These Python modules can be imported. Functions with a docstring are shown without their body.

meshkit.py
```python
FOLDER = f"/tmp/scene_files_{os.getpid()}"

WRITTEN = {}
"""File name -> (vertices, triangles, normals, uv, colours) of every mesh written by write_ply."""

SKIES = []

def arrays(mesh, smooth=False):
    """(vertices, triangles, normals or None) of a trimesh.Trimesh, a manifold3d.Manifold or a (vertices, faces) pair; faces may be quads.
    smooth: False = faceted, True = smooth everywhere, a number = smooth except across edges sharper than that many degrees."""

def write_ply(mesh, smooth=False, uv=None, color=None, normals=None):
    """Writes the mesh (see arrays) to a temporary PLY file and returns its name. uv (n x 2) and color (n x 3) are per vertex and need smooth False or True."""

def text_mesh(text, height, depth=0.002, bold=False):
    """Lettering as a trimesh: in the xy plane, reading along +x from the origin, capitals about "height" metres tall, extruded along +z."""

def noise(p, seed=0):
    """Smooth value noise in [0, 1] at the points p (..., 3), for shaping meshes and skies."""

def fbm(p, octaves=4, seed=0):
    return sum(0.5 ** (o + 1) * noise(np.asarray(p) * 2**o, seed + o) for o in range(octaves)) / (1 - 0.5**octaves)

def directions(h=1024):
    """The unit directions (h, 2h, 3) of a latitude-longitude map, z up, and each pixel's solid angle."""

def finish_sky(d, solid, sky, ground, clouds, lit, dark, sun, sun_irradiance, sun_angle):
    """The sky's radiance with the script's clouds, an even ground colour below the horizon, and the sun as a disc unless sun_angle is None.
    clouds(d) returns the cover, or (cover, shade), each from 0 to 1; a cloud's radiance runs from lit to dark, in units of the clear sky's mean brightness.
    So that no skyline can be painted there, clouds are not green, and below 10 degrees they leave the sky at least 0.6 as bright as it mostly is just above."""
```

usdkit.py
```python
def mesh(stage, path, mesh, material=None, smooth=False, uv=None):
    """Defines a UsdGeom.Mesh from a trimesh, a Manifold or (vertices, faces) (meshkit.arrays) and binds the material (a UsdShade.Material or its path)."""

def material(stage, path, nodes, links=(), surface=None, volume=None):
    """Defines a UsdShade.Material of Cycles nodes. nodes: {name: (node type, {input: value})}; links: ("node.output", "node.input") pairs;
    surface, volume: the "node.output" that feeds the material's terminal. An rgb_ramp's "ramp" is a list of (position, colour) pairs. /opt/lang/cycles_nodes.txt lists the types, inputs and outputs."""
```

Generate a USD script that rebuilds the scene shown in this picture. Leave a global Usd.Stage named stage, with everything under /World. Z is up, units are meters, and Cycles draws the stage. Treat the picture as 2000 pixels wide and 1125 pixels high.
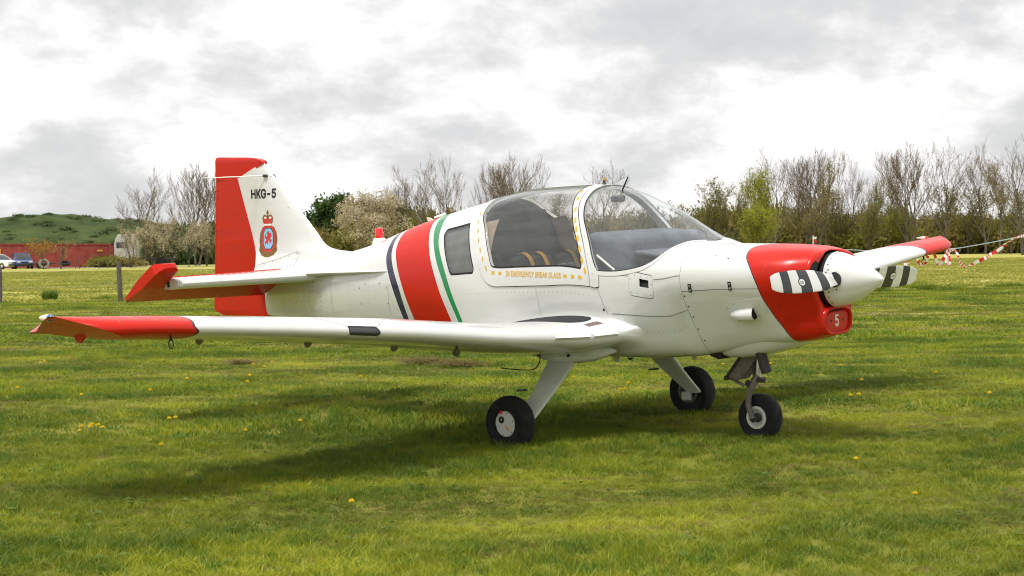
import math, glob
import numpy as np
import trimesh, shapely, mapbox_earcut
import manifold3d as m3
from shapely.geometry import Polygon, MultiPolygon, LineString, Point, box as sbox
from shapely.ops import unary_union
from scipy.interpolate import PchipInterpolator, CubicSpline
from scipy.spatial import cKDTree
from pxr import Usd, UsdGeom, UsdLux, UsdShade, Gf, Sdf, Vt
import usdkit, meshkit

stage = Usd.Stage.CreateInMemory()
UsdGeom.Xform.Define(stage, "/World")
UsdGeom.Scope.Define(stage, "/World/Looks")
UsdGeom.SetStageUpAxis(stage, "Z")

# ---------------------------------------------------------------- camera, sky, sun
EYE = 1.40
cam = UsdGeom.Camera.Define(stage, "/World/camera")
cam.AddTranslateOp().Set(Gf.Vec3d(0, 0, EYE))
cam.AddRotateXOp().Set(90.0 - 1.2406)
cam.CreateHorizontalApertureAttr(36.0)
cam.CreateVerticalApertureAttr(36.0 * 576 / 1024)
cam.CreateFocalLengthAttr(66.08)
cam.CreateFocusDistanceAttr(13.4)
cam.CreateFStopAttr(9.0)
cam.CreateClippingRangeAttr(Gf.Vec2f(0.1, 5000))
cam.CreateExposureAttr(1.63)

SUN_EL, SUN_AZ = math.radians(67), math.radians(205)      # azimuth clockwise from +y: behind the camera, a little to the left
sun_dir = np.array([math.sin(SUN_AZ) * math.cos(SUN_EL), math.cos(SUN_AZ) * math.cos(SUN_EL), math.sin(SUN_EL)])

usdkit.material(stage, "/World/Looks/sky", {
    "tc": ("texture_coordinate", {}),
    "sky": ("sky_texture", {"sky_type": "single_scattering", "sun_disc": False, "sun_elevation": SUN_EL, "sun_rotation": SUN_AZ, "aerosol_density": 1.5}),
    "xyz": ("separate_xyz", {}),
    "zz": ("math", {"math_type": "maximum", "value2": 0.0}),
    "zo": ("math", {"math_type": "add", "value2": 0.48}),
    "px": ("math", {"math_type": "divide"}), "py": ("math", {"math_type": "divide"}),
    "pl": ("combine_xyz", {"z": 0.0}),
    "map": ("mapping", {"location": (3.9, 1.2, 0.0), "scale": (1.0, 1.0, 1.0)}),
    "big": ("noise_texture", {"scale": 3.1, "detail": 9.0, "roughness": 0.56, "distortion": 0.1}),
    "fine": ("noise_texture", {"scale": 8.5, "detail": 9.0, "roughness": 0.62, "distortion": 0.15}),
    "add": ("mix_float", {"fac": 0.36}),
    "lum": ("rgb_ramp", {"ramp": [(0.0, (1.95, 1.98, 2.02)), (0.38, (2.1, 2.12, 2.16)), (0.44, (2.4, 2.41, 2.43)), (0.475, (2.75, 2.75, 2.75)), (0.505, (3.15, 3.14, 3.13)), (0.545, (3.8, 3.78, 3.76)), (0.60, (4.4, 4.37, 4.33)), (1.0, (4.7, 4.66, 4.62))]}),
    "cover": ("rgb_ramp", {"ramp": [(0.0, (0.86,) * 3), (0.33, (0.92,) * 3), (0.45, (1.0,) * 3), (1.0, (1.0,) * 3)]}),
    "mix": ("mix_color", {"blend_type": "mix", "use_clamp": False}),
    "bg": ("background_shader", {"strength": 0.10}),
}, [("tc.generated", "xyz.vector"), ("xyz.z", "zz.value1"), ("zz.value", "zo.value1"), ("xyz.x", "px.value1"), ("zo.value", "px.value2"),
    ("xyz.y", "py.value1"), ("zo.value", "py.value2"), ("px.value", "pl.x"), ("py.value", "pl.y"), ("pl.vector", "map.vector"),
    ("map.vector", "big.vector"), ("map.vector", "fine.vector"), ("big.fac", "add.a"), ("fine.fac", "add.b"), ("add.result", "lum.fac"), ("add.result", "cover.fac"),
    ("cover.color", "mix.fac"), ("sky.color", "mix.a"), ("lum.color", "mix.b"), ("mix.result", "bg.color")], surface="bg.background")
dome = UsdLux.DomeLight.Define(stage, "/World/sky")
UsdShade.MaterialBindingAPI.Apply(dome.GetPrim()).Bind(UsdShade.Material.Get(stage, "/World/Looks/sky"))

sun = UsdLux.DistantLight.Define(stage, "/World/sun")
sun.CreateIntensityAttr(0.34)
sun.CreateAngleAttr(14.0)
sun.CreateColorAttr(Gf.Vec3f(1.0, 0.97, 0.92))
sun.GetPrim().CreateAttribute("inputs:normalize", Sdf.ValueTypeNames.Bool).Set(True)
def frame_to(zaxis):
    z = np.asarray(zaxis, float) / np.linalg.norm(zaxis)
    x = np.cross([0, 0, 1.0], z); x /= np.linalg.norm(x)
    return np.stack([x, np.cross(z, x), z], 1)
def matrix(R, t):
    M = np.eye(4); M[:3, :3] = np.asarray(R).T; M[3, :3] = t
    return Gf.Matrix4d(*M.ravel().tolist())
sun.AddTransformOp().Set(matrix(frame_to(sun_dir), (0, 0, 60)))

# ---------------------------------------------------------------- helpers
used = {}
def path_of(parent, name):
    base = f"{parent}/{name}"
    n = used.get(base, -1) + 1
    used[base] = n
    return base if n == 0 else f"{base}_{n:03d}"
def P(parent):
    return "/World" if parent is None else str(parent.GetPath() if hasattr(parent, "GetPath") else parent)
def tag(prim, **kw):
    prim = prim.GetPrim() if hasattr(prim, "GetPrim") else prim
    for k, v in kw.items():
        if v: prim.SetCustomDataByKey(k, v)
    return prim
def thing(name, label=None, category=None, group=None, loc=(0, 0, 0), rotz=0.0, scale=1.0, M=None, parent=None):
    x = UsdGeom.Xform.Define(stage, path_of(P(parent), name))
    if M is not None: x.AddTransformOp().Set(M)
    else:
        x.AddTranslateOp().Set(Gf.Vec3d(*map(float, loc)))
        if rotz: x.AddRotateZOp().Set(float(rotz))
        if np.ndim(scale) or scale != 1.0: x.AddScaleOp().Set(Gf.Vec3f(*map(float, np.broadcast_to(scale, 3))))
    return tag(x, label=label, category=category, group=group)
def copy_of(proto, label, loc, rotz=0.0, scale=1.0, group=None, category=None, name=None):
    was = proto.GetCustomData()
    r = thing(name or proto.GetName().rstrip("0123456789_"), label, category or was.get("category"), group or was.get("group"), loc, rotz, scale)
    r.GetReferences().AddInternalReference(proto.GetPath()); r.SetInstanceable(True)
    return r
def mesh(parent, name, m, mat, smooth=40, normals=None, **kw):
    """One Mesh prim. m: trimesh, Manifold or (v, f)."""
    path = path_of(P(parent), name)
    if normals is None:
        p = usdkit.mesh(stage, path, m, mat, smooth=smooth)
    else:
        p = usdkit.mesh(stage, path, m, mat, smooth=False)
        p.CreateNormalsAttr(Vt.Vec3fArray.FromNumpy(np.asarray(normals, np.float32)))
        p.SetNormalsInterpolation("vertex")
    if kw: tag(p, **kw)
    return p.GetPrim()
def cat(*ms):
    ms = [m for g in ms for m in (g if isinstance(g, (list, tuple)) else [g])]
    return trimesh.util.concatenate([to_tm(m) for m in ms])
def to_tm(m):
    if isinstance(m, trimesh.Trimesh): return m
    v, f, _ = meshkit.arrays(m)
    return trimesh.Trimesh(v, f, process=False)
def cbox(size, at=(0, 0, 0), ch=0.01, R=None):
    """A box with chamfered edges."""
    h = np.asarray(size, float) / 2
    c = min(ch, h.min() * .9)
    pts = []
    for s in np.array(np.meshgrid([-1, 1], [-1, 1], [-1, 1])).T.reshape(-1, 3):
        for k in range(3):
            q = s * (h - c); q[k] = s[k] * h[k]; pts.append(q)
    m = trimesh.convex.convex_hull(np.array(pts))
    if R is not None: m.vertices = m.vertices @ np.asarray(R).T
    m.apply_translation(at)
    return m
def tube(pts, radii, sides=8, cap=True, flat=1.0):
    pts = np.asarray(pts, float); n = len(pts)
    r = np.broadcast_to(np.asarray(radii, float), (n,))
    t = np.gradient(pts, axis=0); t /= np.maximum(np.linalg.norm(t, axis=1, keepdims=True), 1e-9)
    ref = np.array([0, 0, 1.0]) if abs(t[0, 2]) < .9 else np.array([1.0, 0, 0])
    a0 = np.cross(t[0], ref); a0 /= np.linalg.norm(a0)
    v = []
    for i in range(n):
        a0 = a0 - t[i] * (a0 @ t[i]); a0 /= np.linalg.norm(a0)
        b = np.cross(t[i], a0)
        th = np.linspace(0, 2 * np.pi, sides, endpoint=False)
        v.append(pts[i] + r[i] * (np.cos(th)[:, None] * a0 + flat * np.sin(th)[:, None] * b))
    v = np.vstack(v); f = []
    for i in range(n - 1):
        for k in range(sides):
            a, b2 = i * sides + k, i * sides + (k + 1) % sides
            f += [[a, b2, b2 + sides], [a, b2 + sides, a + sides]]
    if cap:
        v = np.vstack([v, pts[0], pts[-1]]); c0, c1 = n * sides, n * sides + 1
        for k in range(sides):
            f += [[c0, (k + 1) % sides, k], [c1, (n - 1) * sides + k, (n - 1) * sides + (k + 1) % sides]]
    return trimesh.Trimesh(v, f, process=False)
def lathe(profile, axis=(0, 1, 0), at=(0, 0, 0), n=48):
    """profile: (radius, height along the axis)."""
    pr = np.asarray(profile, float)
    m = trimesh.creation.revolve(pr, sections=n)
    m.vertices = m.vertices @ frame_to_any(axis).T
    m.apply_translation(at)
    return m
def frame_to_any(z):
    z = np.asarray(z, float) / np.linalg.norm(z)
    ref = np.array([0, 0, 1.0]) if abs(z[2]) < .9 else np.array([1.0, 0, 0])
    x = np.cross(ref, z); x /= np.linalg.norm(x)
    return np.stack([x, np.cross(z, x), z], 1)
def grid_faces(n, m, flip=False, wrap=False):
    f = []
    for i in range(n - 1):
        for j in range(m if wrap else m - 1):
            a, b = i * m + j, i * m + (j + 1) % m
            f += [[a, b, b + m], [a, b + m, a + m]]
    f = np.array(f)
    return f[:, ::-1] if flip else f
def loft(rings, close=True, caps=True):
    rings = np.asarray(rings, float); n, m = rings.shape[:2]
    v = rings.reshape(-1, 3); f = grid_faces(n, m, wrap=close).tolist()
    if caps:
        v = np.vstack([v, rings[0].mean(0), rings[-1].mean(0)]); c0, c1 = n * m, n * m + 1
        for k in range(m):
            f += [[c0, (k + 1) % m, k], [c1, (n - 1) * m + k, (n - 1) * m + (k + 1) % m]]
    t = trimesh.Trimesh(v, f, process=False)
    if t.volume < 0: t.invert()
    return t
def superellipse(a, b, n=2.0, k=32, e=0.0):
    th = np.linspace(0, 2 * np.pi, k, endpoint=False) + e
    return np.stack([a * np.sign(np.cos(th)) * abs(np.cos(th)) ** (2 / n), b * np.sign(np.sin(th)) * abs(np.sin(th)) ** (2 / n)], 1)
def rounded(x0, y0, x1, y1, r):
    return sbox(x0 + r, y0 + r, x1 - r, y1 - r).buffer(r, quad_segs=6)
def extrude(poly, d):
    return trimesh.util.concatenate([trimesh.creation.extrude_polygon(g, d, engine="earcut") for g in getattr(poly, "geoms", [poly])])
# ---------------------------------------------------------------- materials
def mat(name, nodes, links=(), surface="p.BSDF"):
    return usdkit.material(stage, "/World/Looks/" + name, nodes, links, surface=surface)
def plain(name, color, rough=0.5, metallic=0.0, coat=0.0, spec=0.5, dirt=0.0, scale=6.0, bump=0.0, bscale=60.0):
    nodes = {"p": ("principled_bsdf", {"base_color": color, "roughness": rough, "metallic": metallic, "coat_weight": coat, "specular_ior_level": spec})}
    links = []
    if dirt or bump:
        nodes["tc"] = ("texture_coordinate", {})
    if dirt:
        nodes["n"] = ("noise_texture", {"scale": scale, "detail": 6.0, "roughness": 0.65})
        c = np.array(color)
        nodes["r"] = ("rgb_ramp", {"ramp": [(0.30, tuple(c * (1 - dirt))), (0.62, tuple(c)), (1.0, tuple(np.minimum(c * (1 + dirt * .4), .9)))]})
        nodes["rr"] = ("map_range", {"from_min": 0.3, "from_max": 0.7, "to_min": min(rough * 1.5, .95), "to_max": rough * .8, "clamp": True})
        links += [("tc.object", "n.vector"), ("n.fac", "r.fac"), ("r.color", "p.base_color"), ("n.fac", "rr.value"), ("rr.result", "p.roughness")]
    if bump:
        nodes["bn"] = ("noise_texture", {"scale": bscale, "detail": 3.0})
        nodes["b"] = ("bump", {"strength": bump, "distance": 0.01})
        links += [("tc.object", "bn.vector"), ("bn.fac", "b.height"), ("b.normal", "p.normal")]
    return mat(name, nodes, links)
def paint(name, color, grime=(0.36, 0.36, 0.32), amount=0.14, rough=0.22, coat=0.35, spec=0.5):
    """Sprayed and polished aircraft paint: clear coat, faint orange peel and oil-canning, thin grime streaked by the airflow."""
    return mat(name, {
        "tc": ("texture_coordinate", {}),
        "mp": ("mapping", {"scale": (0.6, 3.0, 3.0)}),
        "n": ("noise_texture", {"scale": 3.0, "detail": 8.0, "roughness": 0.68}),
        "m": ("map_range", {"from_min": 0.42, "from_max": 0.74, "to_min": 0.0, "to_max": amount, "clamp": True}),
        "mix": ("mix_color", {"blend_type": "mix", "a": color, "b": grime}),
        "r": ("map_range", {"from_min": 0.3, "from_max": 0.7, "to_min": rough * .8, "to_max": rough * 1.6, "clamp": True}),
        "wn": ("noise_texture", {"scale": 4.5, "detail": 2.0, "roughness": 0.5}),
        "b": ("bump", {"strength": 0.10, "distance": 0.02}),
        "p": ("principled_bsdf", {"coat_weight": coat, "coat_roughness": 0.08, "specular_ior_level": spec}),
    }, [("tc.object", "mp.vector"), ("mp.vector", "n.vector"), ("n.fac", "m.value"), ("m.result", "mix.fac"), ("mix.result", "p.base_color"),
        ("n.fac", "r.value"), ("r.result", "p.roughness"), ("tc.object", "wn.vector"), ("wn.fac", "b.height"), ("b.normal", "p.normal")])
M = {}
M["white"] = paint("white_paint", (0.60, 0.605, 0.595), amount=.24, coat=.8)
M["red"] = paint("red_paint", (0.50, 0.0135, 0.0055), grime=(0.30, 0.02, 0.01), amount=0.35, coat=0.0, spec=0.25, rough=.25)
M["navy"] = paint("navy_paint", (0.012, 0.012, 0.045), grime=(0.05, 0.05, 0.07))
M["green"] = paint("green_paint", (0.006, 0.20, 0.065), grime=(0.05, 0.16, 0.06))
M["black"] = plain("black_paint", (0.012, 0.012, 0.014), 0.35, dirt=0.3)
M["seam"] = plain("panel_gap_black", (0.02, 0.02, 0.02), 0.8)
M["seam_grey"] = plain("panel_gap_grey", (0.22, 0.22, 0.20), 0.7)
M["dark"] = plain("dark_void", (0.010, 0.010, 0.012), 0.8)
M["rubber"] = plain("tyre_rubber", (0.010, 0.010, 0.012), 0.7, spec=0.3, dirt=0.35, scale=14, bump=0.25, bscale=40)
M["metal"] = plain("bare_metal", (0.55, 0.55, 0.54), 0.32, metallic=1.0, dirt=0.3, scale=20)
M["grimy"] = plain("grimy_steel", (0.16, 0.135, 0.115), 0.55, metallic=0.2, dirt=0.5, scale=18)
M["darkmetal"] = plain("dark_metal", (0.045, 0.042, 0.040), 0.5, metallic=0.4, dirt=0.4, scale=18)
M["legwhite"] = plain("leg_paint", (0.58, 0.60, 0.55), 0.4, dirt=0.15, coat=0.2)
M["yellow"] = plain("yellow_marking", (0.62, 0.36, 0.02), 0.5)
M["strap"] = plain("yellow_webbing", (0.34, 0.20, 0.035), 0.8, dirt=0.3, bump=0.4, bscale=200)
M["gold"] = plain("crest_gold_brown", (0.20, 0.11, 0.02), 0.5, dirt=0.6, scale=70)
M["crestred"] = plain("crest_red", (0.52, 0.04, 0.025), 0.45, dirt=0.2, scale=50)
M["crestblue"] = plain("crest_blue", (0.22, 0.48, 0.72), 0.45)
M["crestwhite"] = plain("crest_white", (0.75, 0.73, 0.66), 0.45)
M["cabin"] = plain("cabin_grey", (0.055, 0.058, 0.066), 0.75, dirt=0.3, scale=8)
M["coaming"] = plain("coaming_grey", (0.10, 0.115, 0.14), 0.7, dirt=0.2, scale=8)
M["seat"] = plain("seat_black", (0.02, 0.02, 0.022), 0.8, dirt=0.3, bump=0.3, bscale=30)
M["lining"] = plain("tan_lining", (0.30, 0.24, 0.19), 0.85, dirt=0.25, scale=8)
M["walk"] = plain("anti_slip_black", (0.022, 0.022, 0.024), 0.95, bump=0.6, bscale=300)
M["decal"] = plain("decal_brown", (0.16, 0.11, 0.10), 0.7, dirt=0.3, scale=60)
M["screw"] = plain("screw_head", (0.06, 0.06, 0.06), 0.5, metallic=0.5)
M["redlens"] = mat("red_lens", {"p": ("principled_bsdf", {"base_color": (0.75, 0.008, 0.012), "roughness": 0.12, "coat_weight": 0.6, "subsurface_weight": 0.0})})
M["bluelens"] = mat("blue_lens", {"p": ("principled_bsdf", {"base_color": (0.010, 0.11, 0.24), "roughness": 0.08, "coat_weight": 1.0})})
M["lamp"] = plain("lamp_reflector", (0.75, 0.75, 0.72), 0.2, metallic=0.6)
M["dimlamp"] = plain("smoked_reflector", (0.10, 0.11, 0.12), 0.25, metallic=0.8)
def glass(name, tint, gloss=(0.9, 0.93, 0.95), rough=0.012, extra=0.03):
    """A thin tinted acrylic sheet: clear with a mirror film that grows towards grazing angles, plus a little haze of polish scratches."""
    return mat(name, {"t": ("transparent_bsdf", {"color": tint}), "g": ("glossy_bsdf", {"color": gloss, "roughness": rough}),
                      "d": ("diffuse_bsdf", {"color": (0.55, 0.55, 0.52)}), "lw": ("layer_weight", {"blend": 0.5}), "pw": ("math", {"math_type": "power", "value2": 4.5}), "f": ("math", {"math_type": "multiply_add", "value2": 0.90, "value3": 0.055}), "s": ("mix_closure", {"fac": extra}), "m": ("mix_closure", {})},
               [("t.BSDF", "s.closure1"), ("d.BSDF", "s.closure2"), ("lw.facing", "pw.value1"), ("pw.value", "f.value1"), ("f.value", "m.fac"), ("s.closure", "m.closure1"), ("g.BSDF", "m.closure2")], surface="m.closure")
M["glass"] = glass("canopy_acrylic", (0.88, 0.86, 0.83), extra=0.035)
M["windscreen"] = glass("windscreen_acrylic", (0.95, 0.96, 0.96), extra=0.04)
M["lampglass"] = glass("lamp_glass", (0.85, 0.88, 0.9))
M["blind"] = plain("grey_blind", (0.13, 0.135, 0.14), 0.7, dirt=0.3, scale=10)
# ---------------------------------------------------------------- surfaces
def pchip(xs, ys):
    return PchipInterpolator(np.asarray(xs, float), np.asarray(ys, float), axis=0)

NV = 97
def half_section(pts):
    """Half outline from bottom centre to top centre, resampled by arc length through a smooth curve."""
    p = np.asarray(pts, float)
    full = np.vstack([p[::-1][:-1] * [-1, 1], p]) if False else np.vstack([p[1:][::-1] * [-1, 1], p, p[:-1][::-1] * [-1, 1]])
    n = len(p)
    d = np.concatenate([[0], np.cumsum(np.sqrt(np.linalg.norm(np.diff(full, axis=0), axis=1)))])
    cs = CubicSpline(d, full, axis=0)
    t = np.linspace(d[n - 1], d[2 * n - 2], 400)
    q = cs(t)
    s = np.concatenate([[0], np.cumsum(np.linalg.norm(np.diff(q, axis=0), axis=1))])
    q = np.stack([np.interp(np.linspace(0, s[-1], NV), s, q[:, k]) for k in range(2)], 1)
    q[0, 0] = q[-1, 0] = 0
    return q

FUSELAGE = {
 -0.40: [(0,.775),(.13,.78),(.185,.82),(.20,.89),(.215,.96),(.27,1.04),(.31,1.14),(.315,1.23),(.265,1.31),(.15,1.352),(0,1.36)],
 -0.55: [(0,.732),(.15,.738),(.225,.78),(.265,.87),(.31,.96),(.375,1.05),(.41,1.14),(.415,1.24),(.35,1.325),(.2,1.377),(0,1.386)],
 -0.80: [(0,.70),(.15,.71),(.25,.77),(.33,.87),(.41,.98),(.47,1.08),(.49,1.17),(.475,1.26),(.40,1.342),(.24,1.390),(0,1.400)],
 -1.30: [(0,.625),(.18,.634),(.27,.68),(.36,.79),(.44,.91),(.525,1.05),(.556,1.14),(.545,1.26),(.455,1.345),(.315,1.391),(.15,1.410),(0,1.414)],
 -1.45: [(0,.605),(.24,.618),(.38,.69),(.48,.84),(.54,1.0),(.572,1.13),(.56,1.26),(.465,1.365),(.30,1.43),(.14,1.46),(0,1.466)],
 -1.90: [(0,.585),(.30,.60),(.46,.69),(.54,.86),(.576,1.04),(.582,1.18),(.557,1.33),(.49,1.48),(.38,1.60),(.21,1.69),(0,1.722)],
 -2.40: [(0,.58),(.32,.60),(.48,.69),(.55,.87),(.582,1.05),(.586,1.18),(.57,1.35),(.525,1.54),(.43,1.70),(.26,1.825),(0,1.872)],
 -3.00: [(0,.58),(.32,.60),(.48,.69),(.55,.87),(.58,1.05),(.582,1.18),(.565,1.35),(.52,1.52),(.43,1.68),(.26,1.812),(0,1.862)],
 -3.60: [(0,.60),(.30,.62),(.44,.70),(.51,.87),(.54,1.04),(.54,1.18),(.52,1.33),(.465,1.48),(.365,1.62),(.2,1.732),(0,1.765)],
 -4.20: [(0,.635),(.27,.65),(.38,.73),(.44,.88),(.465,1.04),(.462,1.18),(.435,1.32),(.37,1.45),(.265,1.56),(.13,1.625),(0,1.642)],
 -5.00: [(0,.70),(.2,.71),(.285,.77),(.325,.88),(.34,1.03),(.33,1.16),(.29,1.27),(.215,1.36),(.12,1.412),(0,1.43)],
 -5.60: [(0,.76),(.13,.765),(.185,.81),(.215,.9),(.225,1.02),(.215,1.13),(.175,1.23),(.11,1.30),(.05,1.325),(0,1.33)],
 -6.32: [(0,.83),(.045,.833),(.07,.865),(.082,.95),(.083,1.05),(.078,1.145),(.06,1.225),(.035,1.263),(0,1.272)],
 -6.25: [(0,.825),(.05,.828),(.08,.86),(.095,.95),(.095,1.05),(.09,1.15),(.07,1.23),(.04,1.27),(0,1.28)],
}
_fx = sorted(FUSELAGE)
_fs = pchip(_fx, np.stack([half_section(FUSELAGE[x]) for x in _fx]))
_vg = np.linspace(0, 1, NV)

class Fuselage:
    """u = x (nose positive), v = 0 at the keel to 1 at the top; side is +1 (port) or -1 (starboard)."""
    u0, u1 = -6.32, -0.40
    def P(self, u, v, side=1):
        u, v = np.broadcast_arrays(np.asarray(u, float), np.asarray(v, float))
        sec = _fs(u.ravel())
        k = np.clip(v.ravel(), 0, 1) * (NV - 1)
        i = np.minimum(k.astype(int), NV - 2); w = (k - i)[:, None]
        a = np.arange(len(i))
        yz = sec[a, i] * (1 - w) + sec[a, i + 1] * w
        return np.stack([u.ravel(), yz[:, 0] * side, yz[:, 1]], 1).reshape(u.shape + (3,))
    def N(self, u, v, side=1):
        e = 1e-3
        vp, vm = np.clip(np.asarray(v) + .006, 0, 1), np.clip(np.asarray(v) - .006, 0, 1)
        up, um = np.clip(np.asarray(u) + .006, self.u0, self.u1), np.clip(np.asarray(u) - .006, self.u0, self.u1)
        a = self.P(up, v, 1) - self.P(um, v, 1)
        b = self.P(u, vp, 1) - self.P(u, vm, 1)
        n = np.cross(b, a)
        end = (np.asarray(v) >= .9999) | (np.asarray(v) <= .0001)
        n[..., 1] = np.where(end, 0, n[..., 1])
        n /= np.maximum(np.linalg.norm(n, axis=-1, keepdims=True), 1e-12)
        n[..., 1] *= side
        return n
    def v_at(self, x, z):
        """v on the side at station x and height z."""
        x, z = np.atleast_1d(np.asarray(x, float)), np.atleast_1d(np.asarray(z, float))
        sec = _fs(x)[..., 1]
        return np.array([np.interp(zz, np.maximum.accumulate(s), _vg) for s, zz in zip(sec, z)])
FUS = Fuselage()
# ---------------------------------------------------------------- pieces cut from a surface in its own (u, v) sheet
def polys(g):
    if g.is_empty: return []
    if g.geom_type == "Polygon": return [g]
    return [p for q in g.geoms for p in polys(q)] if hasattr(g, "geoms") else []
def earcut(p):
    rings = [np.array(p.exterior.coords)[:-1]] + [np.array(r.coords)[:-1] for r in p.interiors]
    v = np.vstack(rings)
    f = mapbox_earcut.triangulate_float64(v, np.cumsum([len(r) for r in rings]).astype(np.uint32)).reshape(-1, 3)
    return v, f.astype(int)
def sheet(poly, us, vs):
    """Triangulates the polygon along the grid lines us, vs, so that it can be bent onto a curved surface."""
    V, F, n = [], [], 0
    x0, y0, x1, y1 = poly.bounds
    us = us[max(np.searchsorted(us, x0) - 1, 0):np.searchsorted(us, x1) + 2]; vs = vs[max(np.searchsorted(vs, y0) - 1, 0):np.searchsorted(vs, y1) + 2]
    a, b = np.meshgrid(us[:-1], vs[:-1], indexing="ij"); c, d = np.meshgrid(us[1:], vs[1:], indexing="ij")
    cells = shapely.box(a.ravel(), b.ravel(), c.ravel(), d.ravel())
    shapely.prepare(poly)
    full = shapely.contains_properly(poly, cells); hit = shapely.intersects(poly, cells) & ~full
    for k in np.flatnonzero(full):
        V.append([[a.flat[k], b.flat[k]], [c.flat[k], b.flat[k]], [c.flat[k], d.flat[k]], [a.flat[k], d.flat[k]]])
        F.append(np.array([[0, 1, 2], [0, 2, 3]]) + n); n += 4
    for piece in shapely.intersection(poly, cells[hit]):
        for p in polys(piece):
            if p.area < 1e-10: continue
            v, f = earcut(p)
            V.append(v); F.append(f + n); n += len(v)
    v = np.vstack(V); f = np.vstack(F)
    key, first, inv = np.unique(np.round(v, 6), axis=0, return_index=True, return_inverse=True)
    v, f = v[first], inv.ravel()[f]
    f = f[(f[:, 0] != f[:, 1]) & (f[:, 1] != f[:, 2]) & (f[:, 0] != f[:, 2])]
    e1, e2 = v[f[:, 1]] - v[f[:, 0]], v[f[:, 2]] - v[f[:, 0]]
    cr = e1[:, 0] * e2[:, 1] - e1[:, 1] * e2[:, 0]
    f[cr < 0] = f[cr < 0][:, ::-1]
    return v, f[abs(cr) > 1e-12]
class Plate:
    def __init__(self, h, o, U, V, Nn): self.h, self.o, self.U, self.V, self.n = h, np.array(o, float), np.array(U, float), np.array(V, float), np.array(Nn, float)
    def P(self, u, v, side=1):
        u, v = np.asarray(u, float), np.asarray(v, float)
        return self.o + u[..., None] * self.U + v[..., None] * self.V + side * self.h(u, v)[..., None] * self.n
    def N(self, u, v, side=1):
        u, v = np.asarray(u, float), np.asarray(v, float); e = 2e-3
        hu, hv = (self.h(u + e, v) - self.h(u - e, v)) / (2 * e), (self.h(u, v + e) - self.h(u, v - e)) / (2 * e)
        hu, hv = np.clip(hu, -6, 6), np.clip(hv, -6, 6)
        n = self.n * side - hu[..., None] * self.U - hv[..., None] * self.V
        return n / np.linalg.norm(n, axis=-1, keepdims=True)
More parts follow.
